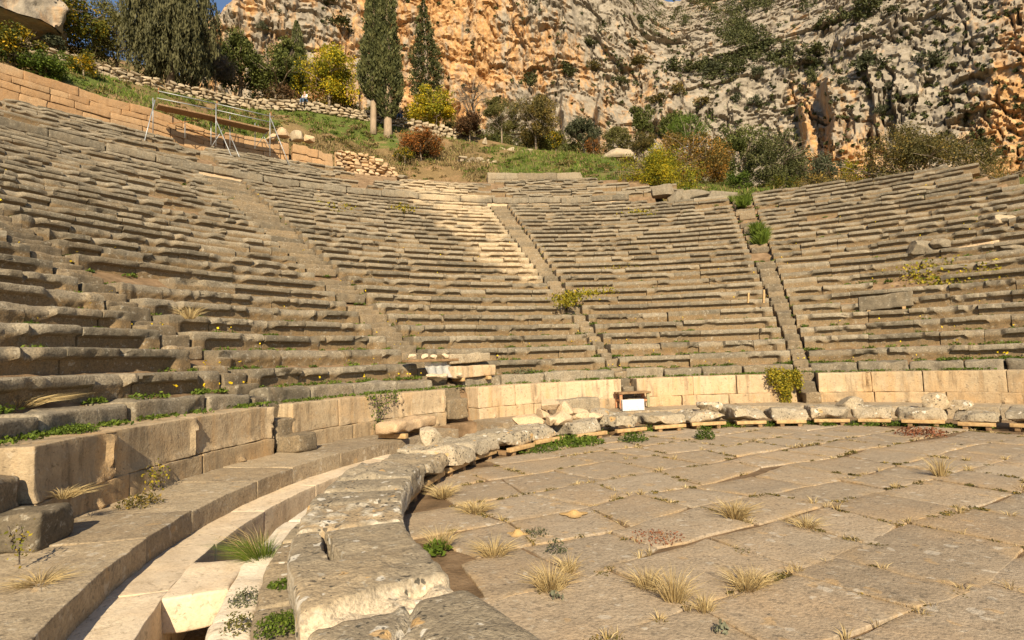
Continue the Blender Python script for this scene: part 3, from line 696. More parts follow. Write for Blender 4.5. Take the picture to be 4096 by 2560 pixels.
# ================================================================ CLIFF
ns, nz_ = 960, 400
th = np.linspace(-35.5, 66, ns); z = np.linspace(8, 112, nz_); TH, Z = np.meshgrid(th, z, indexing='ij')
S = R_(1)*TH*98
lean = .10+.75*sstep(9, 17, TH)*sstep(47, 56, Z-(TH-20)*.25)*(1-sstep(36, 44, TH)*.6)+.22*sstep(2, 10, TH)
zc = np.cumsum(lean, axis=1)*(z[1]-z[0]); rho = 96+zc-zc[:, 92:93]
rho = rho-5*sstep(24, 34, TH)-2*sstep(36, 44, TH)
B = np.stack([S, Z, 0*S], -1)
W_ = np.stack([fbm(B/9, 3, 51), fbm(B/9, 3, 52), 0*S], -1)-.5; Bw = B+W_*7
left = 1-sstep(3, 12, TH)
rho += (fbm(Bw/np.array([26, 34, 1]), 2, 53)-.5)*9
rid = 1-np.abs(2*fbm(Bw/np.array([10, 17, 1]), 2, 54)-1); rho -= (rid-.75)*(2.2-1.0*left)
def cells(sx, sz, seed, amp, warp=3, slant=.25):
    q = (Bw+W_*warp)/np.array([sx, sz, 1]); q[..., 0] += q[..., 1]*slant; i = np.floor(q).astype(np.int64); f = q-i-.5
    H = lambda k: _hash(i[..., 0], i[..., 1], 0*i[..., 0]+k, seed)-.5
    return (H(0)+f[..., 1]*(H(1)+.25)*1.3+f[..., 0]*H(2)*1.3)*amp
Wf = np.stack([fbm(B/2.2, 3, 81), fbm(B/2.2, 3, 82), 0*S], -1)-.5
def cells2(sx, sz, seed, amp, w=1.3, slant=.3):
    q = (B+W_*2+Wf*w*sx*.5)/np.array([sx, sz, 1]); q[..., 0] += q[..., 1]*slant; i = np.floor(q).astype(np.int64); f = q-i-.5
    H = lambda k: _hash(i[..., 0], i[..., 1], 0*i[..., 0]+k, seed)-.5
    return (H(0)*.8+f[..., 1]*(H(1)+.3)*1.5+f[..., 0]*H(2)*1.5)*amp
rho += cells(9, 15, 61, 1.7, 2, .5)*(1-.4*left)+cells2(4.4, 7.5, 62, 1.1, 1.0, -.5)*(1-.3*left)+cells2(2.1, 3.6, 63, .62, 1.2, .6)+cells2(1.0, 1.7, 64, .36, 1.4, -.3)+cells2(.55, .8, 65, .22, 1.4, .4)
rho += (fbm(B/np.array([1.1, 13, 1]), 4, 55)-.5)*1.3*left+(fbm(B/np.array([4, 22, 1]), 3, 59)-.5)*2.2*left
rho += (fbm(B/np.array([1.6, 1.9, 1]), 5, 56, .62)-.5)*(.75-.1*left)
rid2 = np.abs(2*fbm(Bw/np.array([4.6, 9, 1]), 4, 58)-1); rho += (1.3-.5*left)*sstep(.045, .0, rid2)       # cracks
rid3 = np.abs(2*fbm((Bw@np.array([[.8, .6, 0], [-.6, .8, 0], [0, 0, 1]]))/np.array([9, 3.2, 1]), 3, 66)-1); rho += .8*sstep(.05, .0, rid3)
def step(t0, w, depth, za, zb, tail=5, slant=0):
    global rho
    tt = TH-t0-slant*(Z-(za+zb)/2)+(fbm(np.stack([Z*.25, 0*Z, 0*Z], -1), 2, 71)-.5)*1.1
    rho = rho-depth*sstep(0, w, tt)*np.exp(-np.maximum(tt, 0)/tail)*sstep(za-4, za+2, Z)*(1-sstep(zb-1, zb+3, Z))
step(27.2, .75, 5.0, 20, 43, 1.6); step(29.3, 1.0, 6.5, 20, 45, 5); step(7.1, .5, 6, 37, 52, 2.2, .05); step(3.4, .4, 4.5, 42, 51, 2.2); step(22.5, .15, 2.4, 26, 34, 2); step(-12.8, .12, 2.6, 48, 62, 3)
step(33.4, .15, 2.2, 26, 46, 4); step(18, .15, 2.5, 30, 38, 3)
ztop = np.interp(th, [-36, -34.2, -33.2, -31.5, -29, -26, 70], [40, 50, 57, 60, 70, 112, 112])[:, None]
Zc = np.minimum(Z, ztop+(fbm(np.stack([S/3, 0*S, 0*S], -1), 3, 72)-.5)*5); rho = rho+np.maximum(0, Z-ztop)*1.0
P = pol(TH, rho, Zc)
om = .448+.085*(1-sstep(4, 11, TH))-.05*sstep(-22, -28, TH)+(fbm(B/np.array([13, 20, 1]), 3, 73)-.5)*.42+.09*sstep(22, 27, TH)*(1-sstep(28, 40, Z))+.06*sstep(36, 42, TH)*(fbm(B/np.array([9, 5, 1]), 2, 75))+.10*sstep(34, 42, TH)*sstep(56, 62, Z)
vg = .12+.28*sstep(6, 16, TH)
MB().add(P.reshape(-1, 3), grid_faces(ns, nz_)[:, ::-1], A=np.stack([om, vg, 0*om], -1).reshape(-1, 3)).build('cliff', CLIFF, angle=45, smooth=False, kind='structure')
def cliff_at(px, py):
    r = 95.
    for i in range(12):
        p = at_r(px, py, r); t = th_r(p[0], p[1])[0]; a = int(np.clip((t+35.5)/101.5*(ns-1), 0, ns-1)); b = int(np.clip((p[2]-8)/104*(nz_-1), 0, nz_-1)); r = .5*r+.5*rho[a, b]
    p = at_r(px, py, r-.4); return p, np.linalg.norm(p-np.array([0, 0, CAMZ]))

# ================================================================ PLANTS
def leaves(mb, P, size, aspect=.55, tint=None, up=0, dirs=None, rg=rng):
    n = len(P); a = rg.normal(size=(n, 3)) if dirs is None else dirs+rg.normal(size=(n, 3))*.35
    if up: a[:, 2] = np.abs(a[:, 2])+up
    a /= np.linalg.norm(a, axis=1, keepdims=True); b = np.cross(a, rg.normal(size=(n, 3))); b /= np.linalg.norm(b, axis=1, keepdims=True)+1e-9
    s = (size*rg.uniform(.6, 1.35, n))[:, None]; a = a*s*.5; b = b*s*.5*aspect
    V = np.stack([P-a, P+b*.9-a*.1, P+a, P-b*.9-a*.1], 1).reshape(-1, 3)
    t = rg.uniform(0, 1, n) if tint is None else np.clip(tint, 0, 1)
    mb.add(V, np.arange(n*4).reshape(-1, 4), A=np.repeat(np.stack([t, 0*t, 0*t], 1), 4, 0))
def ellip(n, c, r, inner=.55, rg=rng):
    d = rg.normal(size=(n, 3)); d /= np.linalg.norm(d, axis=1, keepdims=True); u = inner+(1-inner)*rg.uniform(0, 1, (n, 1))**.7
    return np.array(c)+d*u*np.array(r)
def crown(mb, c, r, n, size, clumps=26, csize=.34, seed=0, aspect=.55, tb=0, sun=.0, low=.3):
    rg = np.random.default_rng(seed); c = np.array(c); r = np.array(r)
    d = rg.normal(size=(clumps, 3)); d /= np.linalg.norm(d, axis=1, keepdims=True); d[:, 2] = np.where(d[:, 2] < -.8, -d[:, 2], d[:, 2])
    cc = c+d*rg.uniform(.35, .84, (clumps, 1))*r; cs = rg.uniform(.6, 1.25, clumps)*csize; ct = rg.uniform(-.22, .22, clumps)
    k = rg.integers(0, clumps, n); dd = rg.normal(size=(n, 3)); dd /= np.linalg.norm(dd, axis=1, keepdims=True)
    P = cc[k]+dd*(rg.uniform(0, 1, (n, 1))**.45)*cs[k][:, None]*r.mean()*np.array([1, 1, .85])
    keep = fbm(P/(r.mean()*.22), 2, seed+3) > .38; P = P[keep]; t = np.clip(rg.normal(.42, .22, len(P))+ct[k][keep]+tb+sun*(P[:, 2]-c[2])/r[2], 0, 1)
    leaves(mb, P, size, aspect, t, rg=rg)
def limbs(base, c, r, n, rad, seed, droop=0, spread=.85, sub=3):
    rg = np.random.default_rng(seed); mb = MB(); base = np.array(base); c = np.array(c); r = np.array(r); mid = base+(c-base)*.55+rg.normal(size=3)*.05*r
    mb.add(*tube(np.array([base-np.array([0, 0, .3]), base*.6+mid*.4, mid, c]), [rad*1.25, rad, rad*.75, rad*.35], 7, .2, seed))
    for i in range(n):
        d = rg.normal(size=3); d[2] = abs(d[2])*.6; d /= np.linalg.norm(d); e = c+d*r*spread; s = base+(c-base)*rg.uniform(.35, .9); m = (s+e)/2+np.array([0, 0, .12*r[2]])+rg.normal(size=3)*.06*r
        mb.add(*tube(np.array([s, m, e]), [rad*.42, rad*.28, rad*.08], 5))
        for j in range(sub):
            d2 = d+rg.normal(size=3)*.5; e2 = m+d2*r*rg.uniform(.25, .55); mb.add(*tube(np.array([m, (m+e2)/2+rg.normal(size=3)*.04*r, e2]), [rad*.2, rad*.12, rad*.04], 4))
    return mb
def pxbox(x0, x1, y0, y1, r):
    p = at_r((x0+x1)/2, (y0+y1)/2, r); d = np.linalg.norm(p-np.array([0, 0, CAMZ])); m = d/F_PX; c, s = p[0]/math.hypot(p[0], p[1]), p[1]/math.hypot(p[0], p[1])
    return p, (x1-x0)/2*m, (y1-y0)/2*m*1.02, m
def ground_z(p):
    t, r = th_r(p[0], p[1]); return float(terrain(t, r))
def tree(name, lab, cat, box, r, leaf, n, size, mat=None, clumps=26, csize=.34, trunk=.12, nl=8, seed=0, grp=None, depth=1, tb=0, low=True, aspect=.55, extra=None, tmat=None, sub=3, base_px=None):
    p, rx, rz, m = pxbox(*box, r); gz = ground_z(p)
    b = np.array([p[0], p[1], gz]); 
    if base_px: q = at_r(base_px, 100, r); b = np.array([q[0], q[1], ground_z(q)])
    t = empty(name, b, label=lab, cat=cat, group=grp); R = np.array([rx, rx*depth, rz])
    cz = max(p[2], gz+rz*.35); c = np.array([p[0], p[1], cz])
    if trunk: limbs(b, c, R, nl, trunk, seed+1, sub=sub).build('trunk', tmat or BARK, t)
    mb = MB(); crown(mb, c, R, n, size, clumps, csize, seed, aspect, tb)
    if extra:
        for (bx, nn) in extra:
            p2, rx2, rz2, m = pxbox(*bx, r); crown(mb, p2, np.array([rx2, rx2*depth, rz2]), nn, size, max(6, clumps//3), .42, seed+9, aspect, tb)
    mb.build('crown', LM[leaf], t, smooth=False); return t
TG = 'trees and bushes on the hillside above the theatre'
def column(name, lab, axis, r, prof, leaf, n, size, seed, trunk, base_r=None, tiers=0, tmat=PBARK, up=1.2):
    "conifer from a profile of (pixel row, half width in px); axis = pixel x at bottom and at top"
    rg = np.random.default_rng(seed); ys = np.array([q[0] for q in prof], float); hw = np.array([q[1] for q in prof], float)
    q = at_r(axis[0], 100, r); b = np.array([q[0], q[1], ground_z(q)]); t = empty(name, b, label=lab, cat='tree', group=TG)
    d = math.hypot(q[0], q[1]); m = d/F_PX
    y = np.interp(rg.uniform(0, 1, n), np.concatenate([[0], np.cumsum((hw[1:]+hw[:-1])/2*np.diff(ys))])/np.sum((hw[1:]+hw[:-1])/2*np.diff(ys)), ys)
    pt = np.array([at_r(axis[0], yy, r)[2] for yy in ys]); zz = np.interp(y, ys, pt); w = np.interp(y, ys, hw)*m
    an = rg.uniform(0, 2*PI, n); f = rg.uniform(.45, 1, n)**.6
    lump = fbm(np.stack([np.cos(an)*2.2, np.sin(an)*2.2, zz*1.3], -1), 3, seed); f = f*(.55+.95*lump)
    if tiers: f = f*(.62+.55*np.abs(np.sin(zz*tiers+3*lump)))
    ax = (zz-b[2])/(pt.max()-b[2])*(axis[1]-axis[0])*m
    P = np.stack([b[0]+ax+np.cos(an)*w*f, b[1]+np.sin(an)*w*f, zz], -1); k = lump > .33; P = P[k]
    dirs = np.stack([np.cos(an)*.6, np.sin(an)*.6, np.full(n, up)], -1)[k]
    mb = MB(); leaves(mb, P, size, .5, np.clip(rg.normal(.42, .2, len(P))+(lump[k]-.5)*1.6, 0, 1), dirs=dirs, rg=rg)
    tt = MB(); top = np.array([b[0]+(axis[1]-axis[0])*m*.7, b[1], pt.max()-.8]); tt.add(*tube(np.array([b-np.array([0, 0, .4]), b+np.array([0, 0, .4]), b+(top-b)*.35, top]), [trunk*1.35, trunk, trunk*.9, .05], 10, .25, seed))
    tt.build('trunk', tmat, t); mb.build('crown', LM[leaf], t, smooth=False); return t

column('cypress_tree', 'tall dense cypress with pale trunk, the left of the joined pair', (373, 380), 43.8, [(-48, 2), (-20, 7), (0, 9), (35, 13), (57, 15), (80, 17), (92, 13), (100, 4)], 'cypress', 17000, .24, 11, .26)
column('cypress_tree', 'tall dense cypress with thick pale trunk and lower-hanging crown, the right of the joined pair', (387.5, 388), 43.4, [(-52, 2), (-20, 8), (0, 9), (35, 12), (57, 14), (82, 16), (98, 15), (110, 10), (119, 4)], 'cypress', 17000, .24, 12, .34)
column('conifer_tree', 'narrow ragged dark conifer rising alone against the orange cliff', (428, 425), 53, [(-4, 1), (10, 4), (25, 8), (40, 9), (55, 14), (72, 15), (90, 14), (98, 12)], 'cypress', 9000, .26, 13, .25, tiers=2.4, tmat=BARK, up=.5)
column('conifer_tree', 'slim small cypress showing above the pines near the person in white', (299, 297), 58, [(21, 1), (32, 4), (45, 6), (60, 8)], 'cypress', 2500, .26, 14, .2, tmat=BARK)
# weeping conifer: hanging sprays
q = at_r(170, 100, 47.3); b = np.array([q[0], q[1], ground_z(q)]); t = empty('weeping_tree', b, label='big dark weeping conifer hanging its sprays over the left stone wall', cat='tree', group=TG)
rg = np.random.default_rng(5); ctr, rx, rz, m = pxbox(134, 207, -60, 86, 47.3)
mb = MB(); ks = 900; d = rg.normal(size=(ks, 3)); d /= np.linalg.norm(d, axis=1, keepdims=True); A0 = ctr+d*rg.uniform(.25, .93, (ks, 1))*np.array([rx*.92, rx*.92, rz*.85])
for i in range(ks):
    L = rg.uniform(1.4, 3.2); n = 46; s = rg.uniform(0, 1, n); P = A0[i]+np.stack([d[i, 0]*.5*s**.5, d[i, 1]*.5*s**.5, -L*s], -1)+rg.normal(size=(n, 3))*.10
    P = P[P[:, 2] > b[2]+.4]; leaves(mb, P, .34, .3, np.clip(rg.normal(.4, .15)+rg.normal(0, .12, len(P)), 0, 1), dirs=np.tile([0, 0, -1.6], (len(P), 1)), rg=rg)
mb.build('crown', LM['weep'], t, smooth=False); MB().add(*tube(np.array([b-np.array([0, 0, .4]), b+np.array([0, 0, 2]), ctr+np.array([0, 0, rz*.7])]), [.38, .3, .08], 9, .3)).build('trunk', BARK, t)
TR = [
 ('flowering_tree', 'leaning tree with yellow flowers over dark foliage beside the boulder', 'tree', (32, 92, -12, 46), 50, 'broom', 15000, .22, dict(seed=21, tb=.02, clumps=40)),
 ('feathery_tree', 'pale olive feathery tree between the yellow-flowered tree and the weeping conifer', 'tree', (88, 145, 8, 80), 51, 'olive', 22000, .20, dict(seed=22, tb=.05, aspect=.35, clumps=50)),
 ('bare_shrub', 'grey leafless twiggy shrub right of the weeping conifer', 'shrub', (196, 232, 46, 84), 50, 'twig', 12000, .26, dict(seed=23, aspect=.14, trunk=.06)),
 ('pine_tree', 'bushy dark green pine left of the person in white', 'tree', (214, 266, 34, 98), 53, 'pine', 16000, .22, dict(seed=24, trunk=.2)),
 ('pine_tree', 'spreading dark pine with lower branches reaching the stone wall', 'tree', (246, 312, 56, 104), 51, 'pine', 16000, .22, dict(seed=25, trunk=.18)),
 ('pine_tree', 'looser lighter pine in front of the slim small cypress', 'tree', (270, 304, 38, 94), 56, 'pine', 9000, .24, dict(seed=26, tb=.15, trunk=.15)),
 ('red_bush', 'low dark red bush behind the wall left of the person in white', 'bush', (268, 300, 89, 101), 47.6, 'darkred', 1600, .18, dict(seed=27, trunk=.04)),
 ('yellow_tree', 'bright yellow-leaved tree left of the cypress pair', 'tree', (298, 361, 52, 110), 48.5, 'yellow', 15000, .21, dict(seed=28, trunk=.14, tb=.08, clumps=34, extra=[((322, 346, 44, 66), 900)])),
 ('yellow_bush', 'bright yellow bush right of the cypress pair behind the stone wall', 'bush', (404, 464, 88, 128), 47.8, 'yellow', 13000, .21, dict(seed=29, trunk=.08, tb=.1)),
 ('bare_tree', 'leafless grey tree with forked trunk above the dark red bush', 'tree', (452, 494, 76, 112), 50, 'twig', 2600, .24, dict(seed=30, aspect=.08, trunk=.16, nl=14, sub=5)),
 ('red_bush', 'rounded dark red-brown bush below the bare forked tree', 'bush', (452, 486, 112, 136), 45.3, 'darkred', 11000, .16, dict(seed=31, trunk=.06)),
 ('olive_bush', 'thin olive-brown bush right of the dark red bush', 'bush', (482, 520, 96, 142), 47.5, 'olive', 14000, .18, dict(seed=32, aspect=.3, trunk=.07, sub=5)),
 ('olive_bush', 'wide yellowish half-bare bush with dark bent branches in the middle of the slope', 'bush', (508, 562, 98, 150), 47, 'brown', 20000, .19, dict(seed=33, aspect=.4, trunk=.1, tb=.12, sub=5, nl=12)),
 ('golden_bush', 'small golden bush at the edge of the green slope', 'bush', (546, 566, 130, 152), 45.4, 'broom', 1600, .18, dict(seed=34, trunk=.05, tb=.1)),
 ('olive_tree', 'grey-green olive tree below the split crag', 'tree', (564, 604, 118, 152), 48, 'greyolive', 13000, .18, dict(seed=35, trunk=.1)),
 ('red_bush', 'small rusty red bush beside the grey-green olive tree', 'bush', (584, 602, 137, 156), 46, 'red', 1500, .16, dict(seed=36, trunk=.04)),
 ('bare_shrub', 'pale half-bare shrub behind the big flat rock', 'shrub', (602, 632, 126, 152), 50, 'olive', 7000, .2, dict(seed=37, aspect=.35, trunk=.06, sub=5)),
 ('bare_shrub', 'brownish leafless shrub left of the orange-brown tree', 'shrub', (626, 660, 132, 158), 48, 'brown', 7000, .2, dict(seed=38, aspect=.3, trunk=.05, sub=5)),
 ('dark_bush', 'dark evergreen bush at the cliff foot above the bare shrubs', 'bush', (628, 656, 102, 142), 66, 'pine', 7000, .26, dict(seed=39, trunk=.1)),
 ('dark_bush', 'dark evergreen bush tucked left of the bright green pine', 'bush', (656, 688, 112, 140), 62, 'pine', 6000, .26, dict(seed=40, trunk=.1)),
 ('pine_tree', 'fresh bright green pine above the orange-brown tree', 'tree', (664, 710, 114, 146), 56, 'bright', 9000, .22, dict(seed=41, trunk=.12, aspect=.25)),
 ('rust_tree', 'large orange-brown autumn tree behind the yellow bush', 'tree', (648, 734, 134, 200), 42, 'rust', 22000, .17, dict(seed=42, trunk=.16, clumps=44, csize=.3)),
 ('yellow_bush', 'yellow and brown leafy bush leaning over the broken seat rows', 'bush', (612, 702, 154, 206), 33.5, 'yellow', 20000, .12, dict(seed=43, trunk=.05, clumps=44, csize=.28, tb=.02, sub=6, nl=14)),
 ('pine_tree', 'dark pine with a bare lower trunk beside the lamp post', 'tree', (706, 770, 128, 176), 46, 'pine', 15000, .2, dict(seed=44, trunk=.2, base_px=741)),
 ('dark_tree', 'dense brownish-green conifer at the head of the vine stairs', 'tree', (744, 806, 132, 206), 36, 'scrub', 22000, .14, dict(seed=45, trunk=.14, tb=.2, clumps=50, csize=.28)),
 ('dark_bush', 'low dark green bush right of the dense brownish conifer', 'bush', (798, 848, 156, 192), 38, 'greyolive', 6000, .14, dict(seed=46, trunk=.08)),
 ('golden_bush', 'little golden bush between the dark bush and the big brown tree', 'bush', (840, 864, 160, 188), 34.5, 'yellow', 1800, .13, dict(seed=47, trunk=.04)),
 ('brown_tree', 'broad brown-olive autumn tree behind the right seat rows', 'tree', (846, 990, 134, 206), 36, 'brown', 30000, .13, dict(seed=48, trunk=.14, clumps=70, csize=.24, nl=14, sub=5, depth=.6)),
 ('olive_bush', 'sparse yellowish brush at the far right edge of the seating', 'bush', (966, 1030, 160, 196), 33, 'brown', 3600, .11, dict(seed=49, trunk=.05, tb=.15, aspect=.3, depth=.6)),
 ('red_bush', 'rust-red sumac bush on the dry slope below the cypress trunks', 'bush', (394, 448, 128, 160), 39.5, 'red', 13000, .13, dict(seed=50, trunk=.06, clumps=40, tb=.05)),
 ('golden_shrub', 'golden tinted low shrub left of the rust-red sumac', 'shrub', (392, 418, 146, 162), 38.5, 'broom', 2200, .12, dict(seed=51, trunk=.03)),
 ('flowering_shrub', 'orange-yellow flowering shrub in the middle of the left grassy bank', 'shrub', (70, 98, 54, 82), 42, 'broom', 2600, .15, dict(seed=52, trunk=.05, tb=.2)),
 ('flowering_shrub', 'large yellow-green shrub at the left edge above the orange wall', 'shrub', (-14, 34, 34, 68), 39.5, 'broom', 8000, .15, dict(seed=53, trunk=.05, tb=.05)),
 ('green_shrub', 'low green weedy shrub below the yellow-green one on the left bank', 'shrub', (24, 70, 58, 78), 39, 'weed', 7000, .14, dict(seed=54, trunk=.03)),
 ('sage_shrub', 'small silvery shrub by the left stone wall', 'shrub', (44, 62, 36, 56), 48, 'greyolive', 1500, .18, dict(seed=55, trunk=.03)),
 ('green_shrub', 'fresh green shrub behind the broken top row left of the dense conifer', 'shrub', (722, 756, 170, 200), 36, 'weed', 4200, .13, dict(seed=56, trunk=.03)),
 ('dry_shrub', 'orange dry brush at the top of the right seating by the golden bush', 'shrub', (790, 842, 182, 206), 31, 'brown', 4500, .11, dict(seed=57, trunk=.03, tb=.2)),
 ('green_shrub', 'yellowish green brush beside the head of the vine stairs', 'shrub', (762, 800, 184, 208), 30, 'broom', 3800, .11, dict(seed=58, trunk=.03, tb=-.1)),
]
for nm, lab, cat, box, r, lf, n, sz, kw in TR: tree(nm, lab, cat, box, r, lf, n, sz, grp=TG, **kw)

# brush along the cliff foot, one mass
ug = {'olive': MB(), 'brown': MB(), 'pine': MB()}; rg = np.random.default_rng(12)
for i in range(420):
    t_, r_ = rg.uniform(-33, 46), rg.uniform(49, 92); p_ = pol(t_, r_, terrain(t_, r_)); x_, y_, d_ = project(p_)
    if x_ < 330 and (rg.random() < .35 or r_ > 66): continue
    if not (-20 < x_ < 1050): continue
    k_ = ('olive', 'brown', 'brown', 'pine', 'olive')[rg.integers(0, 5)]; s_ = rg.uniform(.8, 2.1)*(1.2 if k_ == 'pine' else 1)
    crown(ug[k_], p_+np.array([0, 0, s_*.45]), (s_*1.1, s_*1.1, s_*.9), int(520*s_), .24, 12, .4, 900+i, .45)
for k_, m_ in ug.items(): m_.build('undergrowth', LM[k_], kind='stuff', smooth=False, label={'olive': 'olive-green brush massed along the cliff foot', 'brown': 'brown autumn brush massed along the cliff foot', 'pine': 'dark evergreen brush massed along the cliff foot'}[k_], cat='brush')

# shrubs on the cliff: the ones that stand out are things, the ridge scrub reads as one mass
SH = [(531, 85, 21, 22, 'dark round shrub in the hollow left of the orange streak'), (567, 74, 22, 18, 'dark shrub overhanging the left side of the split crag'), (588, 44, 15, 11, 'small dark shrub on the shoulder above the split crag'),
 (595, 67, 16, 14, 'brownish green shrub on the brow of the split crag'), (632, 45, 14, 8, 'flat dark shrub on a ledge high above the split crag'), (639, 64, 23, 15, 'brownish rounded shrub on the slope right of the split crag'),
 (622, 83, 15, 12, 'thin dark shrub hanging on the right face of the split crag'), (678, 92, 17, 17, 'grey-green shrub on the slab slope above the red-brown shrub'), (671, 68, 24, 20, 'dense dark shrub at the lower end of the ridge scrub'),
 (693, 70, 20, 16, 'dark shrub on the slope next to the lower ridge scrub'), (714, 72, 26, 18, 'dark shrub with rusty patches in the middle of the grey slope'), (738, 71, 20, 16, 'dark shrub right of the rusty patched one'), (757, 76, 19, 18, 'dark bushy shrub above the blocky grey outcrop'),
 (658, 100, 20, 14, 'red-brown shrub under the overhanging rock shelf'), (703, 104, 18, 14, 'brownish shrub low on the pale scree slope'), (737, 101, 13, 14, 'thin olive shrub on the pale scree'), (755, 103, 14, 14, 'thin olive shrub beside the dark boulder shadow'),
 (813, 54, 24, 16, 'dark shrub on the shoulder left of the tall crag'), (865, 12, 28, 24, 'big green shrub at the top of the right ridge'), (825, 26, 18, 14, 'green shrub on the edge of the upper ridge'), (866, 70, 30, 30, 'large grey-olive shrub above the tall dark clefts'),
 (930, 66, 24, 26, 'grey-olive shrub leaning on the far right cliff'), (893, 11, 14, 9, 'small shrub at the foot of the upper right orange rock'), (789, 113, 13, 10, 'umbrella-shaped shrub on the crag left of the tall clefts'), (843, 84, 11, 13, 'grey shrub at the head of the right cleft'),
 (812, 80, 11, 22, 'upright green shrub at the head of the left cleft'), (985, 146, 17, 14, 'dull green shrub low on the far right cliff'), (881, 112, 13, 13, 'small grey shrub right of the tall clefts'), (889, 88, 14, 12, 'small olive shrub under the large grey-olive one'),
 (341, 27, 27, 17, 'dark shrub on the cliff left of the cypress tops'), (331, 3, 22, 9, 'dark shrub at the top of the cliff left of the cypress tops'), (262, 28, 10, 11, 'small grey-green shrub on the cliff above the dark pines'), (203, 6, 16, 12, 'green shrub on the left rim of the cliff'), (640, 22, 12, 12, 'small dark shrub high in the middle of the cliff')]
protos = []
for v in range(5):
    mb = MB(); crown(mb, (0, 0, .25), (1, 1, .8), 1100, .19, 16, .42, 700+v, .6, (-.08, .0, .1, -.05, .15)[v]); protos.append(mb)
pm = [None]*5
for i, (x, y, w, h, lab) in enumerate(SH):
    p, d = cliff_at(x, y); m = d/F_PX; v = i % 5; rust = 'red-brown' in lab or lab.startswith('brownish')
    o = protos[v].build('cliff_shrub', LM['brown' if rust else 'greyolive' if 'grey' in lab or 'olive' in lab else 'scrub'], loc=(0, 0, 0), smooth=False, label=lab, cat='shrub', group='shrubs rooted in the cliff') 
    o.location = p; o.scale = (w/2*m, w/2*m, h/2*m); o.rotation_euler[2] = i*1.7
mb = MB(); rg = np.random.default_rng(8); xs = []
for i in range(2600):
    x, y = rg.uniform(600, 900), rg.uniform(-10, 100)
    c = 640+(y)*.72; dens = np.exp(-((x-(742+.25*(45-y)))/(75-.35*y))**2)*sstep(100, 55, y)
    if fbm(np.array([[x/26, y/16, 3.]]), 3, 5)[0] < .60-.20*dens or rg.random() > dens+.05: continue
    xs.append((x, y, rg.uniform(2.5, 7.5)))
for i in range(900):
    x, y = rg.uniform(200, 1040), rg.uniform(-5, 160)
    if x < 600 and rg.random() < .62: continue
    xs.append((x, y, rg.uniform(1.0, 2.6)))
for x, y, s in xs:
    p, d = cliff_at(x, y); m = d/F_PX; r = s*m; P = ellip(int(14+s*9), p, (r, r*.7, r*.75), .3, rg); leaves(mb, P, .42, .6, np.clip(rg.normal(.4, .2, len(P))+rg.normal(0, .15), 0, 1), rg=rg)
mb.build('cliff_scrub', LM['scrub'], kind='stuff', smooth=False, label='dark evergreen scrub spreading over the upper ridge and cliff ledges', cat='scrub')

# ================================================================ WALLS ON THE HILL
def drywall(name, lab, t0, t1, r, zt, h, sz, seed, mat=RUBBLE, rgh=.16):
    mb = MB(); rg = np.random.default_rng(seed); n = int(round(h/(sz*.62)))
    for c in range(n):
        th = t0+rg.uniform(0, .3)
        while th < t1:
            L = sz*rg.uniform(.7, 1.7); t2 = th+np.degrees(L/r); zc = zt(th)-h+(c+.5)*h/n
            p = pol((th+t2)/2, r+rg.normal(0, .05), zc+rg.normal(0, .025)); V, Q = rock((0, 0, 0), (L*1.02, .45, h/n*rg.uniform(.9, 1.2)), int(rg.integers(1e6)), 5, 0, .7, .65, rgh)
            a = -R_((th+t2)/2); ca, sa = math.cos(a), math.sin(a); V = np.stack([V[:, 0]*ca-V[:, 1]*sa, V[:, 0]*sa+V[:, 1]*ca, V[:, 2]], -1)+p
            mb.add(V, Q, A=(rg.uniform(.1, .9), rg.uniform(0, .25), 0)); th = t2
    core = np.linspace(t0, t1, 60); zz = np.array([zt(c) for c in core]); mbP = np.stack([pol(core, r+.18, zz-h), pol(core, r+.18, zz-.12), pol(core, r+.6, zz-.1)], 1)
    mb.add(mbP.reshape(-1, 3), grid_faces(60, 3), A=(.1, 0, 0)); return mb.build(name, mat, angle=50, label=lab, cat='wall')
zw = lambda t: float(np.interp(t, KT, KZ46)+.92)
drywall('dry_stone_wall', 'low dry stone wall on the left bank, running below the yellow-flowered tree to the weeping conifer', -64, -41.3, 45.6, zw, .95, .42, 1)
drywall('dry_stone_wall', 'long dry stone terrace wall on which the person in white sits', -40.8, -17.5, 45.6, zw, .95, .42, 2)
drywall('dry_stone_wall', 'short shaded dry stone wall right of the cypress trunks where the person in black sits', -17, -11.6, 45.6, lambda t: zw(t)+.05, 1.15, .42, 3)
drywall('dry_stone_wall', 'thin broken line of wall stones crossing the green slope', -7.2, -3.5, 43.5, lambda t: float(terrain(t, 43.5))+.32, .4, .5, 4)
drywall('rubble_wall', 'sloping rubble wall of rounded orange stones right of the squared wall end', -27.6, -21.2, 34.6, lambda t: float(np.interp(t, [-27.6, -24.5, -21.2], [at_r(318, 147, 34.6)[2], at_r(347, 152, 34.6)[2], at_r(376, 166, 34.6)[2]])), 2.0, .36, 5, FRESH, .12)
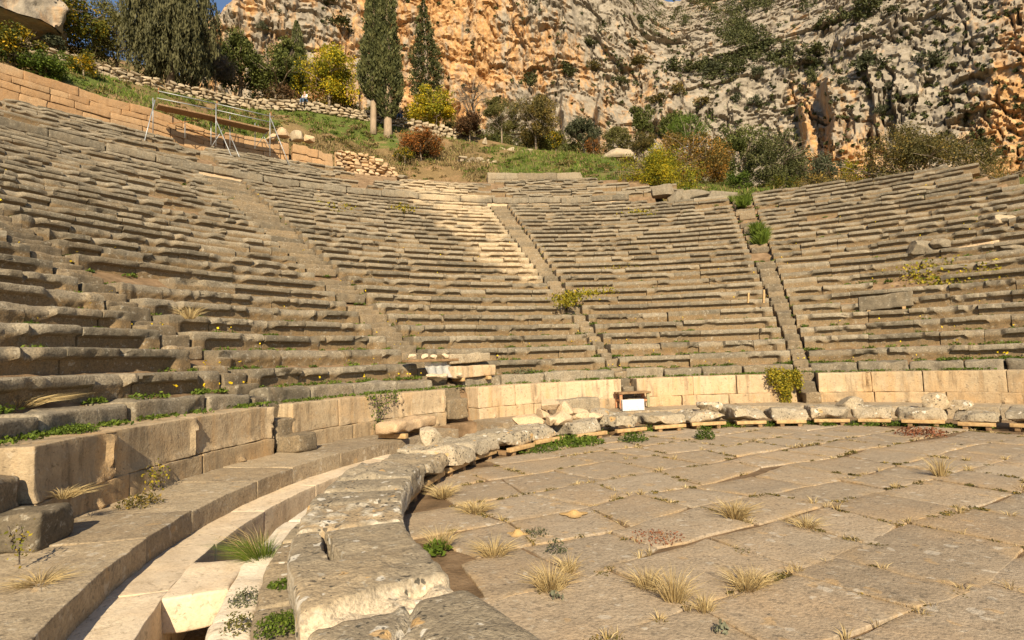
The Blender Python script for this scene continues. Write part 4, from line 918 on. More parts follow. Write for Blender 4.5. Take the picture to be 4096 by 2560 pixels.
# squared orange wall behind the top rows
ap = [(0, 64), (40, 77), (73, 87), (108, 99), (148, 109), (215, 134), (262, 150)]
az = [(th_r(*at_r(x, y, 35.4)[:2])[0], at_r(x, y, 35.4)[2]) for x, y in ap]; az = np.array([(-75, az[0][1])]+az)
def ashlar(name, lab, t0, t1, r, zt, zb, courses, lmin, lmax, seed, mat=ASHLAR, thick=.5):
    mb = MB(); rg = np.random.default_rng(seed); edges_ = np.sort(np.concatenate([[0, 1], np.linspace(0, 1, courses+1)[1:-1]+rg.normal(0, .03, courses-1)]))
    for c in range(courses):
        th = t0
        while th < t1:
            L = rg.uniform(lmin, lmax)*(1.5 if c == courses-1 else 1); t2 = min(t1, th+np.degrees(L/r))
            m = (th+t2)/2; h = zt(m)-zb; e0_, e1_ = edges_[c], edges_[c+1]; V, Q = rbox((R_(t2-th)*r/2-.006, thick/2+rg.uniform(-.05, .05), h*(e1_-e0_)/2-.006), .03, .14)
            tv = m+np.degrees(V[:, 0]/r); zv = np.array([zt(a_) for a_ in tv]); fz = e0_+(e1_-e0_)*(.5+V[:, 2]/(h*(e1_-e0_)))
            P = pol(tv, r+V[:, 1], zb+(zv-zb)*fz); P = rough(P, .045, 2.6, int(rg.integers(1e6)))
            mb.add(P, Q, A=(rg.uniform(.0, 1), rg.uniform(0, .25), rg.uniform(0, .4))); th = t2
    return mb.build(name, mat, angle=40, label=lab, cat='wall')
ashlar('retaining_wall', 'orange wall of big squared blocks behind the top rows on the left', -70, -38.4, 35.45, lambda t: float(np.interp(t, az[:, 0], az[:, 1])), 13.2, 8, .7, 1.6, 1)
ashlar('retaining_wall', 'lower shaded orange block wall behind the scaffold', -38.3, -32.2, 35.45, lambda t: float(np.interp(t, [-38.3, -32.2], [at_r(157, 118, 35.4)[2], at_r(266, 140, 35.4)[2]])), 13.1, 4, .7, 1.5, 2)
ashlar('wall_end', 'squared two-course wall end of pale orange blocks right of the scaffold', -32, -27.8, 34.9, lambda t: at_r(296, 146, 34.9)[2]-.28*math.floor((t+32)/1.5)*.5, 13.3, 5, .7, 1.3, 3, ASHLAR)
ashlar('parapet', 'two-course parapet of long pale blocks topping the middle rows', -10.2, 2.6, 34.1, lambda t: 14.95 if t < 1.4 else 14.5, 14.0, 2, 1.2, 2.2, 4, SEAT)
def rocks(name, lab, cat, px, r_or_z, size, seed, mat=RUBBLE, att=(.6, .2, 0), grp=None, mode='r', rot=0, lift=0, **kw):
    p = at_r(*px, r_or_z) if mode == 'r' else at_z(*px, r_or_z)
    V, Q = rock((0, 0, 0), size, seed, kw.pop('cuts', 9), rot, kw.pop('cell', .2), kw.pop('square', .3), kw.pop('rgh', .07)); V[:, 2] = np.maximum(V[:, 2], -size[2]*.26); V[:, 2] += lift-V[:, 2].min() if mode == 'z' else 0
    return MB().add(V+p, Q, A=att).build(name, mat, angle=40, label=lab, cat=cat, group=grp)
for i, (x, y, s, lab) in enumerate([(283, 134, 1.0, 'big pale boulder perched on the wall end beside the scaffold'), (297, 138, 1.1, 'grey rounded boulder in the middle of the wall end top'), (308, 139, .9, 'pale boulder at the right top of the wall end'), (272, 138, .7, 'small boulder tucked against the scaffold foot on the wall')]):
    rocks('boulder', lab, 'boulder', (x, y), 35.1, (s*1.0, s*.9, s*.85), 50+i, FRESH if i != 1 else RUBBLE, grp='boulders on the wall end')
rocks('rock_outcrop', 'large rough rock outcrop in the top left corner', 'rock', (12, 10), 50, (7.6, 7, 6.4), 71, CLIFF, (.48, .1, 0), cuts=9, cell=.06, rgh=.2)
rocks('flat_rock', 'large flat grey rock lying on the slope below the half-bare shrub', 'rock', (613, 158), 44, (3.8, 3, 1.5), 72, RUBBLE, (.6, .15, 0), cuts=8, cell=.12)
rocks('boulder', 'small upright stone standing alone in the green slope', 'boulder', (485, 142), 41.5, (.5, .5, .8), 73, RUBBLE)
drywall('stone_heap', 'small collapsed heap of wall stones right of the rust-red sumac', -12.6, -8.6, 39, lambda t: float(terrain(t, 39))+.55-.06*(t+12), .8, .45, 7)
for i, (x, y, s, lab) in enumerate([(402, 181, .8, 'pale loose boulder on the crest of the middle rows'), (600, 201, 1.0, 'grey broken block at the right end of the upper tiers')]): rocks('boulder', lab, 'boulder', (x, y-3), 33, (s*1.2, s, s*.6), 80+i, SEAT)
BK = [(664, 192, 1.5, .9, 'leaning grey block under the yellow bush'), (676, 199, 1.0, .9, 'tilted pale block in the gap of the broken top row'), (683, 200, .9, .8, 'angular grey block beside the tilted pale one'), (697, 196, 2.3, .8, 'long humped grey block on the broken top row'), (718, 198, 2.2, .9, 'squared seat block topping the rows left of the vine stairs')]
for i, (x, y, w, h, lab) in enumerate(BK): rocks('fallen_block', lab, 'stone block', (x, y), 27.5, (w, .8, h), 90+i, SEAT, (.5, .05, 0), square=.6, cuts=5, rot=-.3)

# ================================================================ SCAFFOLD
sc = empty('scaffold', at_r(210, 140, 34.2), label='steel pole scaffold with plank decks on the upper left rows', cat='scaffold')
def pole(a, b, ra, rb, mat=STEEL, name='pole', rad=.026): 
    MB().add(*tube(np.array([at_r(*a, ra), at_r(*b, rb)]), rad, 6)).build(name, mat, sc)
for x, y0, y1 in ((153, 98, 133), (216, 104, 146), (270, 113, 156)): pole((x, y0), (x, y1), 33.6, 33.6, name='upright')
for x, y0, y1 in ((185, 117, 138), (211, 121, 145), (230, 116, 148), (255, 123, 149)): pole((x, y0), (x, y1), 34.2, 34.2, name='upright')
for a, b in (((155, 100), (143, 147)), ((216, 120), (236, 167)), ((230.5, 136), (241, 161)), ((270.5, 118), (290.5, 168))): pole(a, b, 33.6, 32.4, name='raking_strut')
for a, b in (((158, 91), (217, 104)), ((217, 104), (274, 117)), ((157, 98), (216, 110)), ((216, 110), (274, 123))): pole(a, b, 33.7, 33.7, name='guard_rail')
for a, b in (((158, 107), (210, 140)), ((212, 118), (168, 124)), ((230, 118), (212, 146)), ((255, 148), (270, 128)), ((258, 125), (270, 148))): pole(a, b, 34.4, 33.8, RUST if a[0] < 213 else STEEL, 'brace', .02)
for x, y in ((158.5, 88), (217, 101), (271, 112)): pole((x, y), (x, y+6), 34, 34, RUST, 'pole_end', .03)
for a, b in (((157, 106.5), (216, 119)), ((214, 119.5), (268, 131.5))):
    A, B_ = at_r(*a, 34.0), at_r(*b, 34.0); V, Q = beam(A, B_, .75, .10); MB().add(V, Q).build('deck', OLDWOOD, sc)

# ================================================================ PEOPLE
def skin_obj(name, pts, edges_, rad, mat, parent, root=0, lv=2):
    import bmesh
    bm = bmesh.new(); L = bm.verts.layers.skin.verify(); vs = [bm.verts.new(p) for p in pts]
    for a, b in edges_: bm.edges.new((vs[a], vs[b]))
    for i, v in enumerate(vs): v[L].radius = (rad[i], rad[i]) if not hasattr(rad[i], '__len__') else rad[i]; v[L].use_root = i == root
    me = bpy.data.meshes.new(name); bm.to_mesh(me); bm.free(); me.materials.append(mat)
    o = bpy.data.objects.new(name, me); COL.objects.link(o); o.parent = parent
    o.modifiers.new('Skin', 'SKIN'); m = o.modifiers.new('Sub', 'SUBSURF'); m.levels = lv; m.render_levels = lv; return o
def seated(pos, face, lab, top, legs, hair, sc_=.95):
    r = empty('person', pos, label=lab, cat='person'); r.rotation_euler[2] = face; r.scale = (sc_,)*3
    # y- is forward; hip at origin height
    P = [(0, 0, .06), (0, -.02, .30), (0, -.05, .50), (0, -.07, .60), (0, -.11, .70), (0, -.12, .83)]; E = [(0, 1), (1, 2), (2, 3), (3, 4), (4, 5)]; R = [(.16, .12), (.15, .11), (.17, .11), (.06, .06), (.085, .10), (.075, .09)]
    for s in (-1, 1):
        i = len(P); P += [(s*.10, -.06, .05), (s*.14, -.46, .03), (s*.15, -.46, -.40), (s*.16, -.60, -.43)]; E += [(0, i), (i, i+1), (i+1, i+2), (i+2, i+3)]; R += [.09, .065, .045, .035]
        i = len(P); P += [(s*.20, -.05, .50), (s*.27, -.12, .25), (s*.10, -.36, .17)]; E += [(2, i), (i, i+1), (i+1, i+2)]; R += [.06, .045, .035]
        b = len(P)-1
        for f in range(5):
            i = len(P); x, y, z = P[b]; P += [(x-s*(.02+.012*f), y-.05+.01*abs(f-2), z-.01+.012*(f-2)), (x-s*(.03+.012*f), y-.10+.02*abs(f-2), z-.03+.010*(f-2))]; E += [(b, i), (i, i+1)]; R += [.010, .008]
    skin_obj('body', P, E, R, SKIN, r)
    # clothing
    T = [(0, -.005, .02), (0, -.02, .30), (0, -.05, .50)]; TE = [(0, 1), (1, 2)]; TRd = [(.185, .14), (.18, .135), (.19, .13)]
    for s in (-1, 1):
        i = len(T); T += [(s*.21, -.05, .50), (s*.275, -.12, .25), (s*.16, -.29, .19)]; TE += [(2, i), (i, i+1), (i+1, i+2)]; TRd += [.08, .062, .05]
    skin_obj('shirt', T, TE, TRd, top, r)
    L = [(0, 0, .03)]; LE = []; LR = [(.17, .13)]
    for s in (-1, 1):
        i = len(L); L += [(s*.10, -.06, .04), (s*.14, -.46, .03), (s*.15, -.47, -.36)]; LE += [(0, i), (i, i+1), (i+1, i+2)]; LR += [.105, .085, .065]
        MBp = [(s*.155, -.45, -.42), (s*.16, -.63, -.45)]; skin_obj('shoe', MBp, [(0, 1)], [.055, .045], SHOE, r)
    skin_obj('trousers', L, LE, LR, legs, r)
    skin_obj('hair', [(0, -.10, .86), (0, -.075, .80)], [(0, 1)], [(.082, .095), (.075, .08)], hair, r)
    for s in (-1, 1): skin_obj('eye', [(s*.032, -.212, .79), (s*.032, -.214, .791)], [(0, 1)], [.009, .009], DARKC, r, lv=1); skin_obj('ear', [(s*.082, -.11, .775), (s*.084, -.11, .745)], [(0, 1)], [.016, .012], SKIN, r, lv=1)
    skin_obj('nose', [(0, -.205, .785), (0, -.228, .755)], [(0, 1)], [.012, .016], SKIN, r, lv=1); skin_obj('mouth', [(-.025, -.203, .715), (.025, -.203, .715)], [(0, 1)], [.008, .008], plain_lip, r, lv=1)
    return r
plain_lip = plain('lip', (.4, .17, .13), (.42, .2, .15))
p = at_r(305.5, 101.2, 45.45); pr = seated(tuple(p+np.array([0, 0, .02])), R_(-20), 'person in white shirt, rucksack straps and jeans sitting on the terrace wall', SHIRT, JEANS, HAIR)
for s in (-1, 1): skin_obj('strap', [(s*.11, -.19, .16), (s*.11, -.20, .40), (s*.10, -.06, .60)], [(0, 1), (1, 2)], [.022, .022, .022], DARKC, pr)
p = at_r(400.5, 116.5, 45.45); seated(tuple(p), R_(-10), 'person in black jacket and dark blue trousers sitting in the cypress shade on the wall', DARKC, JEANS, DARKC)

# ================================================================ SMALL THINGS
# lamp post
q = at_r(685.5, 100, 46); b = np.array([q[0], q[1], ground_z(q)]); lp = empty('lamp_post', b, label='thin pale metal lamp post in front of the dark pine', cat='lamp post'); top = at_r(684, 148, 46)
MB().add(*tube(np.array([b-np.array([0, 0, .3]), top]), [.05, .035], 7)).build('pole', STEEL, lp); MB().add(*beam(top, top+np.array([.3, -.2, .03]), .16, .08)).build('lamp_head', STEEL, lp)
# step stool and marble block on the walkway
WZ = .245
st = empty('step_stool', at_z(610, 408, WZ), label='worn red and green wooden step stool against the podium stairs', cat='stool')
base = at_z(610, 406.5, WZ); d = np.array([base[0]-CX, base[1]-CY]); tq = R_(-11.4); ux_ = np.array([math.cos(tq), -math.sin(tq), 0]); uy_ = np.array([math.sin(tq), math.cos(tq), 0])
o0 = pol(-11.3, 8.32, WZ)
def stp(a, b, w, h, nm, mat): MB().add(*beam(o0+a[0]*ux_+a[1]*uy_+np.array([0, 0, a[2]]), o0+b[0]*ux_+b[1]*uy_+np.array([0, 0, b[2]]), w, h)).build(nm, mat, st)
for s in (-.36, .36):
    stp((s, 0, 0), (s, 0, .35), .07, .07, 'leg', PAINT_R if s < 0 else PAINT_G); stp((s, .3, 0), (s, .3, .35), .06, .06, 'leg', PAINT_R); stp((s, -.02, .2), (s, .3, .2), .03, .05, 'rail', PAINT_R)
stp((-.42, .02, .375), (.42, .02, .375), .16, .045, 'tread', OLDWOOD); stp((-.42, .22, .375), (.42, .22, .375), .18, .045, 'tread', OLDWOOD); stp((-.36, 0, .18), (.36, 0, .18), .03, .06, 'rail', PAINT_R)
c = at_z(633, 410.5, WZ); V, Q = rbox((.265, .06, .13), .008, .08); a = R_(7); P = np.stack([c[0]+V[:, 0]*math.cos(a)-V[:, 1]*math.sin(a), c[1]+V[:, 0]*math.sin(a)+V[:, 1]*math.cos(a), c[2]+.13+V[:, 2]], -1)
MB().add(P, Q, A=(.6, 0, 0)).build('marble_block', MARBLE, label='clean white marble block in front of the wooden step stool', cat='stone block')
# plank with stones over a plastic sheet in the lower rows
pa, pb = at_r(405, 362, 9.62), at_r(455, 359, 9.5)
pa[2] = pb[2] = (pa[2]+pb[2])/2; V, Q = beam(pa, pb, .34, .06); MB().add(V, Q).build('plank', OLDWOOD, label='long weathered plank laid across the broken lower rows', cat='plank')
SW = ['whitest sharp stone at the left end of the plank', 'rounded white stone second along the plank', 'cream round stone in the middle of the plank', 'pale pointed stone toward the right of the plank']
for i, f in enumerate((.14, .40, .56, .80)):
    c = pa+(pb-pa)*f; V, Q = rock((0, 0, 0), (.20, .17, .13), 120+i, 8, i, .25); V[:, 2] -= V[:, 2].min()-.03; MB().add(V+c, Q, A=(.8, .6, 0)).build('stone', FRESH, angle=40, label=SW[i], cat='stone', group='pale stones weighting the plank')
sa, sb = pa+(pb-pa)*.36, pa+(pb-pa)*.9; u = np.linspace(0, 1, 26)[:, None]; v = np.linspace(0, 1, 12)[None]
dr_ = np.array([CX-sa[0], CY-sa[1], 0]); dr_ /= np.linalg.norm(dr_)
zb_ = 1.19; P = (sa+(sb-sa)*u[..., None])+dr_*(.02+.22*v[..., None]**2+.05*np.sin(u*23+v*3)[..., None]*v[..., None]); P[..., 2] = (sa[2]-.03)*(1-v)+zb_*v
MB().add(P.reshape(-1, 3), grid_faces(26, 12)).build('plastic_sheet', PLASTIC, label='torn clear plastic sheet hanging under the plank', cat='plastic sheet')
for i, (f, lab) in enumerate(((.02, 'flat pale stone holding the left corner of the plastic'), (.42, 'orange stone holding the middle of the plastic'), (.95, 'cream stone holding the right corner of the plastic'))):
    c = sa+(sb-sa)*f+dr_*.30; c[2] = 1.17; V, Q = rock((0, 0, 0), (.32, .2, .13), 130+i, 8, i, .25); V[:, 2] -= V[:, 2].min(); MB().add(V+c, Q, A=(.7, .6, 0)).build('stone', FRESH, angle=40, label=lab, cat='stone', group='stones holding the plastic')
def cut_block(lab, px, py, r, size, tilt, mat=SEAT, seed=0, att=(.6, .1, 0), chock=None, rot=None, name='loose_block', amp=.03, rad=.03, zbase=None):
    c = at_r(px, py, r) if zbase is None else at_z(px, py, zbase); t, rr_ = th_r(c[0], c[1]); a = -R_(t)+(rot or 0)
    V, Q = rbox(np.array(size)/2, rad, .06); V = rough(V, amp, 3.5, seed); V[:, 2] += V[:, 0]*tilt+(size[2]/2 if zbase is not None else 0)
    P = np.stack([c[0]+V[:, 0]*math.cos(a)-V[:, 1]*math.sin(a), c[1]+V[:, 0]*math.sin(a)+V[:, 1]*math.cos(a), c[2]+V[:, 2]], -1)
    MB().add(P, Q, A=att).build(name, mat, angle=40, label=lab, cat='stone block')
    if chock:
        for s in (-.32, .32):
            V, Q = rbox((.045, size[1]*.55, .04), .006, .06); V = V+np.array([s*size[0], -.03, -size[2]/2-.04+s*size[0]*tilt+(size[2]/2 if zbase is not None else 0)])
            P = np.stack([c[0]+V[:, 0]*math.cos(a)-V[:, 1]*math.sin(a), c[1]+V[:, 0]*math.sin(a)+V[:, 1]*math.cos(a), c[2]+V[:, 2]], -1); MB().add(P, Q).build('wood_chock', WOOD, label='%s wooden chock under the %s' % ('left' if s < 0 else 'right', chock), cat='wood block', group='wooden chocks')
cut_block('pale squared block at the right end of the stone-weighted plank', 466, 358, 9.55, (1.15, .4, .22), .02, SEAT, 141, (.8, .4, 0))
cut_block('pale orange-ended block raised on chocks below the plank', 471, 371.3, 9.35, (1.15, .4, .26), .02, PODIUM, 142, (.7, .5, 0), 'pale orange-ended block below the plank')
cut_block('dark seat block raised on orange chocks among the right rows', 885, 302, 12.6, (1.35, .5, .42), .06, SEAT, 143, (.25, 0, .1), 'dark raised seat block in the right rows')
cut_block('fresh orange replacement block set into the right rows', 959, 254, 16.2, (2.05, .55, .40), .07, FRESH, 144, (.7, .15, 0), amp=.02)
cut_block('flat pinkish slab lying in the gap right of the raised dark block', 941, 311, 12.3, (1.0, .8, .10), .05, FRESH, 145, (.7, .3, 0))
cut_block('rough honey-coloured slab resting on timbers on the walkway', 405, 430.5, None, (1.22, .52, .20), 0, FRESH, 146, (.5, .2, .15), 'honey-coloured slab on the walkway', .15, zbase=.33, amp=.07, rad=.07)
# boulders and rubble on the ring
def ringrock(lab, px, py, z, size, seed, mat=SLAB, att=(.5, .1, 0), rot=0, name='boulder', sq=.3, cuts=9, grp=None):
    q_ = at_r(px, py, 6.3); px, py, _ = project(np.array([q_[0], q_[1], z-.05])); z = z-.05
    return rocks(name, lab, 'boulder' if name == 'boulder' else 'stone', (px, py), z, size, seed, mat, att, mode='z', rot=rot, square=sq, cuts=cuts, cell=.14, rgh=.08, grp=grp)
ringrock('angular pale grey boulder sitting on the thick split slab', 430, 447, .37, (.50, .42, .38), 151, SLAB, (.7, .35, .05), cuts=11)
ringrock('rough pale boulder on the two-toned slab right of the marble block', 708, 403.5, .36, (.60, .5, .30), 152, SLAB, (.75, .3, 0))
ringrock('smooth round grey boulder on the ring slabs', 850.5, 406, .35, (.55, .48, .33), 153, SLAB, (.65, .1, 0), sq=.05, cuts=5)
ringrock('split orange-faced boulder near the far end of the ring', 938, 409, .35, (.58, .45, .42), 154, SLAB, (.55, .15, .35))
ringrock('small orange-tipped stone leaning against the split boulder', 961, 409, .35, (.46, .38, .24), 155, SLAB, (.6, .2, .3))
cut_block('pale orange cut block at the back of the rubble heap', 520, 412, None, (.85, .5, .36), 0, FRESH, 161, (.6, .5, .1), zbase=.24, amp=.04)
cut_block('square grey cut block standing behind the rubble heap', 587-12, 413, None, (1.15, .45, .34), 0, SEAT, 162, (.6, .3, 0), zbase=.24, amp=.03)
RB = [(510, 423, .62, .28, 'flat cream stone at the left of the rubble heap'), (530, 428, .46, .34, 'pointed pale stone at the front of the rubble heap'), (524, 419, .4, .26, 'split orange stone at the back of the rubble heap'), (541, 422, .36, .26, 'reddish wedge stone in the middle of the rubble heap'),
      (548, 426, .34, .22, 'small orange stone in the right of the rubble heap'), (537, 415, .5, .24, 'broad cream stone topping the rubble heap'), (556, 419, .5, .22, 'long flat cream stone right of the rubble heap'), (562, 426, .5, .18, 'low orange stone at the right foot of the rubble heap'), (579, 418, .62, .22, 'grey rounded stone right of the rubble heap'), (516, 429, .3, .2, 'tiny orange stone at the left foot of the rubble heap')]
RP = [(-8.0, .25, 0), (-4.2, -.22, 0), (-4.0, .30, .05), (-1.2, .02, .16), (1.0, -.15, 0), (-2.6, .22, .24), (2.6, .15, .05), (4.2, -.12, 0), (7.4, .1, 0), (-6.5, -.2, 0)]
for i, (x, y, w, h, lab) in enumerate(RB):
    dt, dr_, dz = RP[i]; c = pol(-34+dt, 6.3+dr_, .30+dz); V, Q = rock((0, 0, 0), (w*1.1, w*.8, h*1.15), 170+i, 11, i*.9, .35, .14 if False else .2, .06) if False else rock((0, 0, 0), (w*1.1, w*.8, h*1.15), 170+i, 11, i*.9, .14, .35, .06)
    V[:, 2] = np.maximum(V[:, 2], -h*.3); V[:, 2] -= V[:, 2].min()
    MB().add(V+c, Q, A=(.45+.04*i, .35, .05)).build('rubble_stone', FRESH if 'grey' not in lab else SLAB, angle=40, label=lab, cat='stone', group='stones of the rubble heap')
OR = [(6, 160, .8, 'orange rock at the left edge of the fallen rock pile'), (15, 157, .9, 'flat orange rock in the middle of the fallen rock pile'), (27, 157, .8, 'tallest orange rock of the fallen pile on the left rows'), (28, 164, .8, 'low pinkish rock in front of the fallen pile'), (42, 164, .65, 'deep orange rock at the right end of the fallen pile'), (8, 152, .6, 'small orange rock at the back of the fallen pile')]
for i, (x, y, s, lab) in enumerate(OR): rocks('fallen_rock', lab, 'rock', (x, y), 25.0, (s*1.2, s*.9, s*.7), 190+i, FRESH, (.5+.05*i, .2, 0), grp='orange rocks fallen on the left rows')
for i, (x, y, s, lab) in enumerate([(938, 245, .7, 'upright grey stone left of the orange replacement block'), (919, 250, 1.1, 'broad dark block left of the orange replacement block'), (1012, 249, .8, 'dark rounded block right of the orange replacement block'), (1003, 221, .8, 'pale broken stones high on the right rows')]): rocks('loose_stone', lab, 'stone', (x, y), 15.9 if i < 3 else 18, (s, s*.7, s*.6), 210+i, SEAT, (.4, .1 if i < 3 else .7, 0))
for i, (x, y, h, lab) in enumerate([(747.5, 298, .32, 'pale wooden wedge stuck upright between blocks near the vine stairs'), (763, 296.5, .42, 'pair-like pale wooden stake wedged at the vine stairs')]):
    c = at_r(x, y, 12.2); MB().add(*beam(c-np.array([0, 0, h/2]), c+np.array([.04, 0, h/2]), .07, .05)).build('wood_stake', WOOD, label=lab, cat='stake')
c = at_r(15, 271, 17.2); V, Q = rock((0, 0, 0), (.40, .34, .34), 231, 10, 0, .2); MB().add(V+c, Q, A=(.9, 0, 0)).build('white_bundle', MARBLE, angle=40, label='white plastic bundle left on the far left rows', cat='bag')
# ant hills of sand on the paving
for i, (x, y, w, lab) in enumerate([(574, 515, .26, 'larger cone-shaped sand ant hill on the paving'), (517.5, 535, .20, 'smaller sand ant hill beside the dark creeping weed')]):
    w *= .36; c = at_z(x, y, 0); a = np.linspace(0, 2*PI, 29)[:-1]; f = np.linspace(0, 1, 12); rr_ = f[:, None]*w*(1+.3*np.sin(a*3+i)[None]*f[:, None]); zz = .055*np.exp(-(f[:, None]/.42)**2)*(1+0*a[None])-.02*np.exp(-(f[:, None]/.13)**2)+.006
    P = np.stack([c[0]+rr_*np.cos(a)[None]*1.3, c[1]+rr_*np.sin(a)[None], zz], -1); MB().add(P.reshape(-1, 3), grid_faces(12, 28, True)).build('sand_mound', SAND, label=lab, cat='sand mound')

# ================================================================ WEEDS
def tuft(mb, c, n, h, spread, lean=(0, 0), w=.006, rg=rng, tb=0, curl=.5):
    c = np.array(c); an = rg.uniform(0, 2*PI, n); sp = rg.uniform(0, 1, n)**.7*spread; hh = h*rg.uniform(.45, 1.1, n); b = c+np.stack([np.cos(an)*sp*.25, np.sin(an)*sp*.25, 0*an-.01], -1)
    o = np.stack([np.cos(an)*sp+lean[0]*hh, np.sin(an)*sp+lean[1]*hh, 0*an], -1); t = b+o; t[:, 2] += hh; m = b+o*.38; m[:, 2] += hh*(.62+.1*curl)
    s = np.cross(t-b, rg.normal(size=(n, 3))); s /= np.linalg.norm(s, axis=1, keepdims=True)+1e-9; s *= w
    V = np.stack([b-s, b+s, m+s*.7, m-s*.7, t], 1).reshape(-1, 3); i = np.arange(n)[:, None]*5
    tt = np.clip(rg.uniform(0, 1, n)*.8+.1+tb, 0, 1); mb.add(V, i+np.array([[0, 1, 2, 3]]), i+np.array([[3, 2, 4]]), A=np.repeat(np.stack([tt, 0*tt, 0*tt], 1), 5, 0)); return mb
def herb(mb, c, n, r, h, size, rg=rng, tb=0):
    c = np.array(c); a = rg.normal(size=(n, 3)); a /= np.linalg.norm(a, axis=1, keepdims=True); P = c+a*np.array([r, r, h])*rg.uniform(.2, 1, (n, 1))**.6; P[:, 2] = np.abs(P[:, 2]-c[2])+c[2]+.005
    leaves(mb, P, size, .55, np.clip(rg.normal(.5+tb, .22, n), 0, 1), rg=rg); return mb
def plant(name, lab, px, py, z, kind, mat, **k):
    c = at_z(px, py, z); mb = MB()
    if z == 0 and kind == 't' and math.hypot(c[0]-CX, c[1]-CY) < 5.6:   # grows in the nearest joint
        best = min(((lambda t_: (np.linalg.norm(a_+(b_-a_)*t_-c[:2]), tuple(a_+(b_-a_)*t_)))(float(np.clip(np.dot(c[:2]-a_, b_-a_)/np.dot(b_-a_, b_-a_), .1, .9))) for a_, b_ in joints), key=lambda q_: q_[0])
        if best[0] < .35: c = np.array([best[1][0], best[1][1], -.012])
    if kind == 't': k['n'] = int(k['n']*1.7); k['h'] *= .85; k['w'] *= .55
    (tuft if kind == 't' else herb)(mb, c, **k); return mb.build(name, LM[mat], smooth=False, label=lab, cat='grass' if kind == 't' else 'plant', group='weeds growing between the stones')
